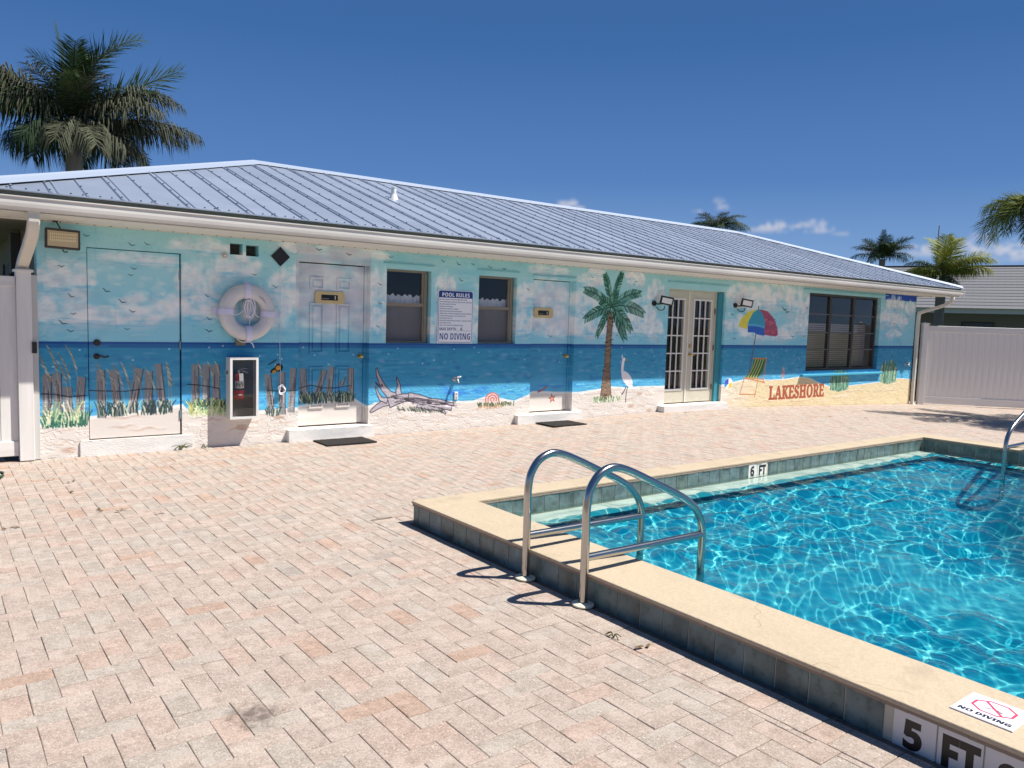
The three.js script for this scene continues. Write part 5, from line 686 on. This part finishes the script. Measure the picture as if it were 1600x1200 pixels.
  part('deep_water', [grid(POOL.xi + L, POOL.x1 - L, POOL.zi + L, 9.5, 0.035), grid(POOL.xi + L, POOL.x1 - L, 9.5, POOL.z1 - 0.1, 0.15)], deepM, water);
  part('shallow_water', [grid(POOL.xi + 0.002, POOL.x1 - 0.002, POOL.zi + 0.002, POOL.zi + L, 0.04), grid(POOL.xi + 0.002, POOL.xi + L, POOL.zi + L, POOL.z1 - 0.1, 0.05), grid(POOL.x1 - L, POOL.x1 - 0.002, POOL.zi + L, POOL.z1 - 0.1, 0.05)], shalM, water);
}
{
  const t = thing('no_diving_tile', [0, POOL.top, 0], 'white no diving tile with red octagon set on the near coping', 'sign');
  part('tile', rbox(2.185, 2.40, 0.0005, 0.006, 7.935, 8.155, 0.002, 1), std([0.75, 0.74, 0.78], 0.3), t);
  const tex = canvasTex(512, 512, (c, w, h) => {
    c.fillStyle = '#e4e2ea'; c.fillRect(0, 0, w, h); c.strokeStyle = '#c04a62'; c.lineWidth = 24; c.lineJoin = 'miter'; const cx = 256, cy = 210, r = 150; c.beginPath(); for (let k = 0; k < 8; k++) { const a = Math.PI / 8 + k * Math.PI / 4; c.lineTo(cx + r * Math.cos(a) * 1.22, cy + r * Math.sin(a)); } c.closePath(); c.stroke();
    c.lineWidth = 8; c.strokeStyle = '#5c646c'; for (const [a, b, d] of [[120, 190, 50], [330, 200, 60], [150, 250, 50], [300, 262, 60]]) { c.beginPath(); c.moveTo(a, b); c.quadraticCurveTo(a + d / 2, b - 14, a + d, b); c.stroke(); } c.strokeStyle = '#4a3a44'; c.lineWidth = 13; c.beginPath(); c.moveTo(190, 150); c.lineTo(262, 214); c.lineTo(340, 250); c.moveTo(262, 214); c.lineTo(200, 262); c.stroke();
    c.strokeStyle = '#c04a62'; c.lineWidth = 26; c.beginPath(); c.moveTo(150, 100); c.lineTo(362, 322); c.stroke();
    c.fillStyle = '#23212c'; c.font = 'bold 84px sans-serif'; c.textAlign = 'center'; c.fillText('NO DIVING', 256, 466, 470); c.lineWidth = 7; c.strokeStyle = '#23212c'; c.strokeText('NO DIVING', 256, 466, 470);
  });
  part('print', at(new THREE.PlaneGeometry(0.212, 0.206).applyMatrix4(new THREE.Matrix4().makeBasis(V(0, 0, 1), V(1, 0, 0), V(0, 1, 0)).setPosition(2.2925, 0.0068, 8.045)), 0, 0, 0), new THREE.MeshStandardMaterial({ map: tex, roughness: 0.3 }), t);
}
function handrail(z, mirror, label, drop = 0) {
  const t = thing('pool_handrail', [mirror ? POOL.x2 + 0.06 : 2.03, 0, z], label, 'handrail', 'steel pool handrails'); if (mirror) t.rotation.y = Math.PI;
  const r = 0.0245, d = drop, p = [[0, -0.02, 0], [0, 0.2, 0], [0, 0.42, 0], [0, 0.575, 0], [0.018, 0.665, 0], [0.07, 0.738, 0], [0.14, 0.775, 0], [0.205, 0.782, 0], [0.29, 0.762, 0], [0.40, 0.72, 0], [0.60, 0.632, 0], [0.78, 0.552, 0], [0.88, 0.497, 0], [0.96, 0.43, 0], [1.01, 0.35, 0], [1.026, 0.27, 0], [1.028, 0.1, 0], [1.028, -0.2, 0], [1.028, -0.8, 0]].map(([a, b, c]) => [a, b - d * (a > 0.1 ? 0.3 : 0), c]);
  part('rail', tube(p, r, 150, 18), M.steel, t); part('cross_bar', cyl([0.012, 0.279, 0], [1.02, 0.268, 0], 0.0225, 0.0225, 18), M.steel, t);
  part('base_plate', new THREE.LatheGeometry([[0, 0], [0.064, 0], [0.066, 0.006], [0.062, 0.013], [0.035, 0.019], [0.0255, 0.021], [0.0255, 0]].map(([a, b]) => new THREE.Vector2(a, b)), 32).translate(0, deck(2, z) + 0.003, 0), std([0.72, 0.66, 0.50], 0.5), t);
}
handrail(6.02, false, 'bent steel handrail nearest the viewer at the pool edge'); handrail(5.485, false, 'bent steel handrail behind the nearest one at the pool edge'); handrail(5.47, true, 'bent steel handrail across the pool cut by the right picture edge');

// ---------------------------------------------------------------- fences
{
  const t = thing('vinyl_gate', [0, 0.0, 0], 'white vinyl fence post and panel left of the mural wall', 'fence'), y = 0.03;
  part('post', rbox(-0.185, -0.055, y, 1.93, -0.06, 0.07, 0.006), M.vinyl, t);
  part('post_cap', [rbox(-0.205, -0.035, 1.925, 1.95, -0.08, 0.09, 0.004, 1), at(new THREE.ConeGeometry(0.115, 0.03, 4), -0.12, 1.965, 0.005, 0, Math.PI / 4)], M.vinyl, t);
  part('top_rail', rbox(-2.0, -0.187, 1.78, 1.88, -0.03, 0.03, 0.006), M.vinyl, t); part('bottom_rail', rbox(-2.0, -0.187, y + 0.05, y + 0.2, -0.03, 0.03, 0.006), M.vinyl, t);
  for (let x = -2.0; x < -0.2; x += 0.1515) part('plank', box(x, Math.min(x + 0.147, -0.187), y + 0.2, 1.78, -0.012, 0.012), M.vinyl, t);
  part('latch', rbox(-0.062, -0.02, 1.12, 1.235, 0.0705, 0.09, 0.004, 1), M.black, t);
  part('strike_plate', rbox(-0.054, -0.001, y, 1.9, -0.03, 0.03, 0.002, 1), std([0.55, 0.54, 0.52], 0.5), t);
}
{
  const t = thing('vinyl_fence', [18.47, 0, 0.1], 'white vinyl privacy fence closing the deck on the right', 'fence', undefined, -0.693), c = Math.cos(0.693), q = Math.sin(0.693), gy = (l) => deck(18.47 + c * l, 0.1 + q * l);
  const P = [0, 2.66, 5.3];
  for (const l of P) { const y = gy(l); part('post', rbox(l, l + 0.13, y - 0.1, 1.775, -0.065, 0.065, 0.006), M.vinyl, t); part('post_cap', [rbox(l - 0.02, l + 0.15, 1.77, 1.795, -0.085, 0.085, 0.004, 1), at(new THREE.ConeGeometry(0.115, 0.028, 4), l + 0.065, 1.809, 0, 0, Math.PI / 4)], M.vinyl, t); }
  for (let k = 0; k < 2; k++) { const a = P[k] + 0.132, b = P[k + 1] - 0.002, y = gy((a + b) / 2); part('top_rail', rbox(a, b, 1.59, 1.74, -0.03, 0.03, 0.006), M.vinyl, t); const br = rbox(a, b, 0.03, 0.21, -0.03, 0.03, 0.006), p = br.attributes.position; for (let i = 0; i < p.count; i++) p.setY(i, p.getY(i) + gy(p.getX(i))); part('bottom_rail', br, M.vinyl, t); for (let x = a; x < b - 0.02; x += 0.152) part('plank', rbox(x, Math.min(x + 0.1512, b), gy(x) + 0.2, 1.6, -0.013, 0.013, 0.003, 1), M.vinyl, t); }
}

// ---------------------------------------------------------------- palms
const leafMat = (c) => phys(c, { roughness: 0.7, specularIntensity: 0.35, transmission: 0.25, thickness: 0, side: THREE.DoubleSide });
const bark = std([0.24, 0.21, 0.18], 0.95, { map: rep(grime, 2, 6), bumpMap: rep(fineBump, 2), bumpScale: 0.02 });
const stem = std([0.16, 0.17, 0.07], 0.7);
// one frond in its own axes: it leaves along +x, rising at `rise`, and bends down under its weight
function frondGeo(seed, L, rise, bend, leaf, droop, n, ruffle = 0.5) {
  const R = rng(seed), pts = [V(0, 0, 0)]; let a = rise; const st = 24;
  for (let i = 0; i < st; i++) { const q = pts[i]; pts.push(V(q.x + Math.cos(a) * L / st, q.y + Math.sin(a) * L / st, 0)); a -= bend / st * (0.4 + 1.2 * i / st); }
  const c = new THREE.CatmullRomCurve3(pts), pos = [], nor = null;
  const quad = (A, B, C, D) => { for (const p of [A, B, C, A, C, D]) pos.push(p.x, p.y, p.z); };
  for (let i = 0; i < st; i++) { const w = lerp(0.035, 0.006, i / st) * L / 2.4; quad(V(pts[i].x, pts[i].y, -w), V(pts[i + 1].x, pts[i + 1].y, -w), V(pts[i + 1].x, pts[i + 1].y, w), V(pts[i].x, pts[i].y, w)); quad(V(pts[i].x, pts[i].y - w, 0), V(pts[i + 1].x, pts[i + 1].y - w, 0), V(pts[i + 1].x, pts[i + 1].y + w, 0), V(pts[i].x, pts[i].y + w, 0)); }
  for (let i = 0; i < n; i++) for (const s of [-1, 1]) {
    const t = lerp(0.13, 1, (i + R() * 0.6) / n), p = c.getPoint(Math.min(t, 1)), tg = c.getTangent(Math.min(t, 1)), up = V(-tg.y, tg.x, 0);
    const l = leaf * (0.35 + 0.75 * Math.sin(Math.PI * clamp(0.1 + 0.86 * t))) * (0.8 + 0.35 * R()), fw = lerp(0.35, 1.05, t) + (R() - 0.5) * 0.25, el = (R() - 0.35) * ruffle;
    const d = V(0, 0, s).addScaledVector(tg, fw).addScaledVector(up, el).normalize(), w = l * 0.015 + 0.004;
    const m = p.clone().addScaledVector(d, l * 0.5); m.y -= droop * l * 0.16; const e = p.clone().addScaledVector(d, l * (1 - 0.28 * droop)); e.y -= droop * l * (0.5 + 0.35 * R());
    const sd = V().crossVectors(d, up).normalize().multiplyScalar(w);
    quad(p.clone().addScaledVector(sd, -0.5), m.clone().sub(sd), m.clone().add(sd), p.clone().addScaledVector(sd, 0.5)); for (const q of [m.clone().sub(sd), e, m.clone().add(sd)]) pos.push(q.x, q.y, q.z);
  }
  const g = new THREE.BufferGeometry(); g.setAttribute('position', new THREE.Float32BufferAttribute(pos, 3)); g.computeVertexNormals(); return g;
}
// fronds: [azimuth (0 = to the picture's right, pi/2 = away), geometry, scale, material, roll]
function palm(name, x, z, base, crown, trunkR, lean, label, list, group, shaft) {
  const t = thing(name, [x, base, z], label, 'palm tree', group), h = crown - base, dir = Math.atan2(z - camera.position.z, x - camera.position.x);
  part('trunk', tube([[lean, -0.2, 0], [lean * 0.6, h * 0.35, 0], [lean * 0.15, h * 0.75, 0], [0, h - (shaft ?? 0.1), 0]], trunkR, 30, 12), bark, t);
  if (shaft) part('crown_shaft', cyl([0, h - shaft - 0.05, 0], [0, h + 0.05, 0], trunkR * 0.95, trunkR * 0.45, 12), stem, t);
  for (const [az, g, s, m, rl] of list) { const o = new THREE.Mesh(g, m); o.name = 'frond'; o.castShadow = o.receiveShadow = true; const world = dir + Math.PI / 2 - az; o.rotation.set(rl ?? 0, -world, 0, 'YXZ'); o.position.set(0, h, 0); o.scale.setScalar(s); t.add(o); }
}
{
  const G = leafMat([0.040, 0.072, 0.022]), G2 = leafMat([0.062, 0.095, 0.032]), Bn = leafMat([0.115, 0.095, 0.07]), Gy = leafMat([0.082, 0.088, 0.052]), Y = leafMat([0.155, 0.185, 0.018]), DK = leafMat([0.035, 0.065, 0.03]);
  const Y2 = leafMat([0.26, 0.28, 0.035]);
  const up = frondGeo(1, 2.0, 1.45, 0.25, 0.40, 0.05, 90, 0.9), up2 = frondGeo(2, 2.1, 1.0, 0.9, 0.66, 0.12, 84, 0.8), mid = frondGeo(3, 2.4, 0.72, 1.0, 0.7, 0.35, 90, 1.0), low = frondGeo(4, 2.5, 0.25, 1.0, 0.7, 0.8, 96, 1.5), hang = frondGeo(5, 2.3, -0.15, 1.05, 0.72, 0.95, 90, 1.5), low2 = frondGeo(6, 2.6, 0.4, 1.2, 0.68, 0.75, 96, 1.5);
  // big palm behind the house, upper left
  const fA = frondGeo(21, 2.5, 0.80, 0.30, 0.85, 0.08, 56, 0.5), fB = frondGeo(22, 2.75, 0.85, 1.35, 0.78, 0.85, 120, 1.3), fC = frondGeo(23, 2.9, 0.30, 0.75, 0.72, 0.95, 120, 1.3), fD = frondGeo(24, 2.6, 0.55, 1.1, 0.80, 0.9, 120, 1.4), fE = frondGeo(25, 2.35, 1.46, 0.1, 0.55, 0.0, 120, 0.2), fF = frondGeo(26, 2.3, 1.55, 1.3, 0.66, 0.1, 80, 0.9), fH = frondGeo(27, 1.9, 0.05, 1.15, 0.75, 1.0, 120, 1.6), fI = frondGeo(28, 2.1, 1.0, 1.2, 0.6, 0.4, 90, 1.4);
  palm('royal_palm', 1.70, -9.63, -0.2, 5.3, 0.16, 0.1, 'tall shaggy palm behind the left end of the roof', [
    [3.0, fE, 0.86, G, 0], [2.4, fE, 0.8, G2, 0.4], [1.2, fE, 0.7, G, 0], [0.15, fF, 1.05, G, 0.5], [3.0, fF, 0.8, G2, 0.3], [-0.4, fF, 0.85, G, 0], [0.6, fF, 0.9, G2, 0], [0.12, fA, 0.98, G, 0.6], [0.3, fA, 0.8, G, -0.3], [0.1, fB, 0.86, Gy, 0.2], [-0.35, fB, 0.8, Gy, 0], [0.5, fB, 0.8, G2, 0], [0.0, fC, 0.86, Gy, 0.1], [-0.2, fC, 0.84, Gy, 0], [0.35, fC, 0.84, Gy, 0], [3.1, fB, 0.95, Gy, -0.2], [2.8, fB, 0.9, G2, 0], [3.4, fB, 0.9, Gy, 0.2], [3.15, fD, 1.0, G2, 0], [2.9, fD, 0.9, Gy, 0], [3.5, fD, 0.85, G, 0], [-0.6, fD, 0.8, Gy, 0], [-1.1, fI, 0.8, Gy, 0], [-1.6, fI, 0.75, G2, 0], [-2.2, fI, 0.8, Gy, 0], [-2.7, fD, 0.8, Gy, 0], [1.0, fI, 0.85, G, 0], [1.6, fI, 0.85, G, 0], [2.1, fI, 0.85, G, 0], [-0.3, fH, 0.8, Gy, 0], [-0.8, fH, 0.8, Gy, 0], [-1.3, fH, 0.85, Gy, 0], [-1.8, fH, 0.8, Gy, 0], [-2.3, fH, 0.8, DK, 0], [-2.9, fH, 0.75, DK, 0], [0.2, fH, 0.85, Gy, 0], [0.8, fH, 0.8, DK, 0], [1.5, fH, 0.8, DK, 0], [2.2, fH, 0.8, DK, 0], [2.7, fH, 0.75, DK, 0], [-1.5, fF, 0.8, G, 0], [-0.7, fI, 0.7, DK, 0], [-2.0, fI, 0.6, DK, 0], [2.5, fI, 0.7, G, 0]], undefined, 0.3);
  const ring = (n, gs, ms, s, seed) => { const R = rng(seed); return Array.from({ length: n }, (_, i) => [i / n * Math.PI * 2 + R() * 0.5, gs[i % gs.length], s * (0.85 + 0.3 * R()), ms[i % ms.length], (R() - 0.5) * 0.5]); };
  palm('coconut_palm', 34.3, -18.8, -0.4, 7.0, 0.15, 0, 'small palm crown showing above the middle of the ridge', ring(16, [mid, low2, low], [Gy, DK, G2], 0.7, 11), undefined);
  palm('date_palm', 52.1, -18.7, -0.4, 6.5, 0.2, 0, 'dark bushy palm beyond the right roof slope', [[1.6, up, 1.0, DK, 0], [0.3, up2, 1.05, DK, 0], [1.2, up2, 0.9, DK, 0], ...ring(20, [mid, low2, mid, up2], [DK, G, DK], 1.0, 12)], undefined);
  palm('areca_palm', 28.3, -3.95, -0.4, 3.55, 0.16, 0, 'yellow green palm beside the gable end roof corner', [[1.7, fF, 0.8, Y2, 0.3], [0.6, fF, 0.74, Y2, 0], [2.4, fF, 0.74, Y2, 0], [-1.5, fF, 0.74, Y2, 0], [0.1, fI, 0.8, Y2, 0.5], [2.9, fI, 0.55, Y2, 0], [-0.6, fI, 0.6, Y2, 0], [0.05, fB, 0.66, Y2, 0], [-0.2, fB, 0.6, Y2, 0], [0.3, fD, 0.66, Y2, 0], [3.1, fD, 0.5, Y2, 0], [3.3, fB, 0.5, G2, 0], [2.8, fD, 0.5, Y2, 0], ...ring(10, [fD, fI, fH], [Y, G2, DK], 0.5, 13)], undefined, 0.3);
  const arch = frondGeo(7, 3.2, 0.6, 2.5, 0.8, 0.3, 130, 1.5);
  palm('foxtail_palm', 26.85, 0.45, -0.4, 5.25, 0.14, 0, 'palm with arching fronds reaching in at the right picture edge', [[3.1, arch, 1.0, Y2, 0.1], [3.3, arch, 0.9, Y2, -0.2], [2.8, arch, 0.95, Y2, 0], [3.0, fD, 1.0, Y2, 0], [-2.6, arch, 0.8, G2, 0.3], [2.4, mid, 0.9, G2, 0], [-2.2, arch, 0.8, Gy, 0], ...ring(10, [arch, mid, low2], [Y, G2], 0.85, 14)], undefined, 0.3);
  palm('shade_palm', 19.2, 5.4, -0.3, 5.4, 0.11, 0, 'palm just beyond the right picture edge whose fronds shade the deck', [[-1.57, low2, 1.35, G2, 0], [-2.0, low2, 1.3, G2, 0.2], [-1.2, mid, 1.3, G2, 0], [-2.5, low2, 1.3, G2, 0], ...ring(9, [low2, mid], [G2, G], 0.9, 15)], undefined, 0.3);
}

// ---------------------------------------------------------------- beyond the fence
{
  // neighbouring house: grey shingle roof, shaded porch
  const t = thing('neighbour_house', [34.3, -0.35, -5.4], 'grey shingle roofed house beyond the right fence', 'house', undefined, -1.19);
  // local axes: +x to the picture's right, +z towards the viewer
  const wall = std([0.34, 0.31, 0.27], 0.9), shingle = [0.165, 0.15, 0.16].map((k) => std([k, k, k * 1.08], 0.9, { map: rep(grime, 2) }));
  part('wall', [box(-9, 14, 0, 2.95, -6.2, -6.0)], wall, t); part('wall', [box(-9, -8.8, 0, 2.95, -12, -6.2)], wall, t); part('wall', [box(13.8, 14, 0, 2.95, -12, -6.2)], wall, t);
  for (const [a, b, c, d] of [[-0.4, 1.0, 1.0, 2.45], [3.2, 4.4, 1.0, 2.4], [7, 9, 1.0, 2.4]]) { const w = new THREE.Group(); w.name = 'window'; t.add(w); part('frame', [box(a, b, c, d, -5.999, -5.96)], M.bronze, w); part('pane', box(a + 0.06, b - 0.06, c + 0.06, d - 0.06, -5.958, -5.95), std([0.015, 0.017, 0.02], 0.1), w); }
  for (const x of [-7.5, 5.2, 12.5]) part('porch_post', box(x - 0.1, x + 0.1, 0, 2.85, -2.6, -2.4), M.white, t);
  part('porch_floor', box(-9, 14, 0, 0.12, -6, -2), M.concrete, t); part('porch_ceiling', box(-9.4, 14.4, 2.86, 2.9, -6, -2.2), wall, t);
  part('fascia', box(-9.6, 14.6, 2.78, 3.0, -2.2, -2.16), std([0.6, 0.58, 0.52], 0.7), t);
  const roof = new THREE.Group(); roof.name = 'roof'; t.add(roof);
  const rows = 15, sl = 0.36, run = 6.4; for (let i = 0; i < rows; i++) { const z0 = -2.05 - i * run / rows, z1 = z0 - run / rows - 0.02, y0 = 3.0 + (i * run / rows) * sl + 0.012, y1 = 3.0 + ((i + 1) * run / rows) * sl, a = -9.8, b = 14.8; part('shingle_course', poly([[a, y0 - 0.014, z0], [b, y0 - 0.014, z0], [b, y0, z0], [a, y0, z0], [b, y1, z1], [a, y1, z1]], [[0, 1, 2, 3], [3, 2, 4, 5]]), shingle[i % 3], roof); }
  part('roof_back', poly([[-9.8, 3.0 + run * sl, -2.05 - run], [14.8, 3.0 + run * sl, -2.05 - run], [14.8, 3.0, -2.05 - 2 * run], [-9.8, 3.0, -2.05 - 2 * run]], [[0, 1, 2, 3]]), new THREE.MeshStandardMaterial({ color: lin(0.2, 0.19, 0.2), side: THREE.DoubleSide }), roof);
  part('ridge_cap', rbox(-9.8, 14.8, 2.98 + run * sl, 3.05 + run * sl, -2.2 - run, -1.95 - run, 0.02, 1), std([0.06, 0.06, 0.065], 0.9), roof);
  part('gable', poly([[-9.8, 2.98, -2.06], [-9.8, 2.98, -2.06 - 2 * run], [-9.8, 2.98 + run * sl, -2.06 - run]], [[0, 1, 2]]), new THREE.MeshStandardMaterial({ color: lin(0.42, 0.40, 0.33), side: THREE.DoubleSide }), t);
}
{ const t = thing('antenna_mast', [62.7, -0.4, -19.9], 'thin antenna mast rising behind the yellow green palm', 'mast'); part('pole', cyl([0, 0, 0], [0, 10.2, 0], 0.09, 0.04, 8), std([0.25, 0.25, 0.27], 0.6), t); part('base', box(-0.3, 0.3, 0, 0.4, -0.3, 0.3), M.concrete, t); }
function shrub(x, z, y0, h, w, label, cols, seed, name = 'shrub') {
  const t = thing(name, [x, y0, z], label, 'shrub'), R = rng(seed), per = cols.map(() => []);
  for (let i = 0; i < 900; i++) { const a = R() * 6.283, r = Math.sqrt(R()) * w * (0.55 + 0.45 * Math.sin(R() * 3.1)), y = h * Math.pow(R(), 0.8), q = new THREE.PlaneGeometry(0.05 + 0.05 * R(), 0.14 + 0.1 * R()); at(q, Math.cos(a) * r, y, Math.sin(a) * r, (R() - 0.5) * 2.4, R() * 6.3, (R() - 0.5) * 2); per[Math.floor(R() * cols.length)].push(q); }
  per.forEach((g, i) => part('foliage', g, leafMat(cols[i]), t)); const s = []; for (let i = 0; i < 7; i++) { const a = i * 0.9; s.push(cyl([Math.cos(a) * 0.06, -0.15, Math.sin(a) * 0.06], [Math.cos(a) * w * 0.5, h * 0.8, Math.sin(a) * w * 0.5], 0.014, 0.006, 5)); } part('stem', s, bark, t);
}
shrub(19.95, -0.8, -0.5, 1.9, 0.6, 'dark leafy shrub in the gap between wall corner and fence', [[0.02, 0.045, 0.015], [0.05, 0.07, 0.02], [0.16, 0.05, 0.02]], 31);
// weeds and litter on the deck
function weed(x, z, h, n, label, seed) { const t = thing('weed', [x, deck(x, z), z], label, 'weed'), R = rng(seed), v = []; for (let i = 0; i < n; i++) { const a = R() * 6.28, l = h * (0.6 + 0.8 * R()), r = tube([[0, 0, 0], [Math.cos(a) * l * 0.4, l * 0.6, Math.sin(a) * l * 0.4], [Math.cos(a) * l * 1.1, l * 0.6 * R(), Math.sin(a) * l * 1.1]], 0.003, 6, 4); v.push(r); } part('blade', v, std([0.09, 0.10, 0.03], 0.8), t); }
weed(1.36, 0.045, 0.09, 22, 'dry grass tuft at the wall foot right of the left door', 3); weed(1.62, 0.05, 0.05, 8, 'tiny grass sprig beside the dry tuft at the wall', 4); weed(1.86, 6.44, 0.035, 7, 'tiny dry sprig on the pavers near the pool wall', 5);
{
  const R = rng(8), leaves = []; const spots = [[0.28, 2.56], [0.18, 2.46], [0.51, 2.73], [-0.05, 1.15], [-0.46, 2.68], [1.9, 6.59], [0.1, 1.3], [9.7, 0.3], [10.4, 1.6], [10.9, 2.6], [12.9, 0.45], [12.0, 1.6], [11.5, 0.3], [14.2, 0.3], [16.8, 1.8], [12.4, 2.1], [13.4, 1.3], [12.7, 1.9], [17.2, 0.2], [13.1, 0.8], [9.6, 0.35], [11.2, 1.0], [0.07, 1.7]];
  for (const [x, z] of spots) for (let k = 0; k < 3; k++) { const px = x + (R() - 0.5) * 0.1, pz = z + (R() - 0.5) * 0.1, g = new THREE.PlaneGeometry(0.02 + 0.03 * R(), 0.012 + 0.01 * R(), 2, 1), p = g.attributes.position; for (let i = 0; i < p.count; i++) p.setZ(i, 0.006 * Math.cos(p.getX(i) * 60)); leaves.push(at(g, px, deck(px, pz) + 0.008, pz, -Math.PI / 2 + (R() - 0.5) * 0.6, 0, R() * 6)); }
  const t = part('leaf_litter', leaves, std([0.12, 0.08, 0.035], 0.9, { side: THREE.DoubleSide })); t.userData.kind = 'stuff'; tag(t, 'dry leaf bits scattered on the pavers', 'leaf litter');
}
{ const t = thing('garden_hose', [-0.46, deck(-0.46, 0.8) + 0.012, 0.8], 'dark green hose loop at the left picture edge by the gate', 'hose'); const p = []; for (let i = 0; i < 24; i++) { const a = i / 23 * 6.8; p.push([0.1 * Math.cos(a) - 0.02, 0.008 + 0.0012 * i, 0.09 * Math.sin(a)]); } part('coil', tube(p, 0.011, 80, 8), std([0.01, 0.07, 0.045], 0.4), t); }
{
  // burnt spot on the pavers
  const tex = dataTex(256, 256, (u, v) => { const r = Math.hypot(u - 0.5, v - 0.5) * 2, n = fbm(u * 9, v * 9, 0, 4, 151); const n2 = vnoise(u * 60, v * 60, 0, 160); return [0.15, 0.12, 0.10, clamp(smooth(1, 0.05, r + (0.5 - n) * 1.3) * (0.62 + 0.35 * (n2 - 0.5)))]; }, false, false);
  const g = new THREE.PlaneGeometry(0.24, 0.26, 6, 6); at(g, 0.085, deck(0.085, 6.19) + 0.0042, 6.19, -Math.PI / 2); const t = part('burn_mark', g, new THREE.MeshStandardMaterial({ map: tex, transparent: true, roughness: 1 })); t.userData.kind = 'stuff'; tag(t, 'dark round scorch mark on the near pavers', 'stain');
}
renderer.render(scene, camera);
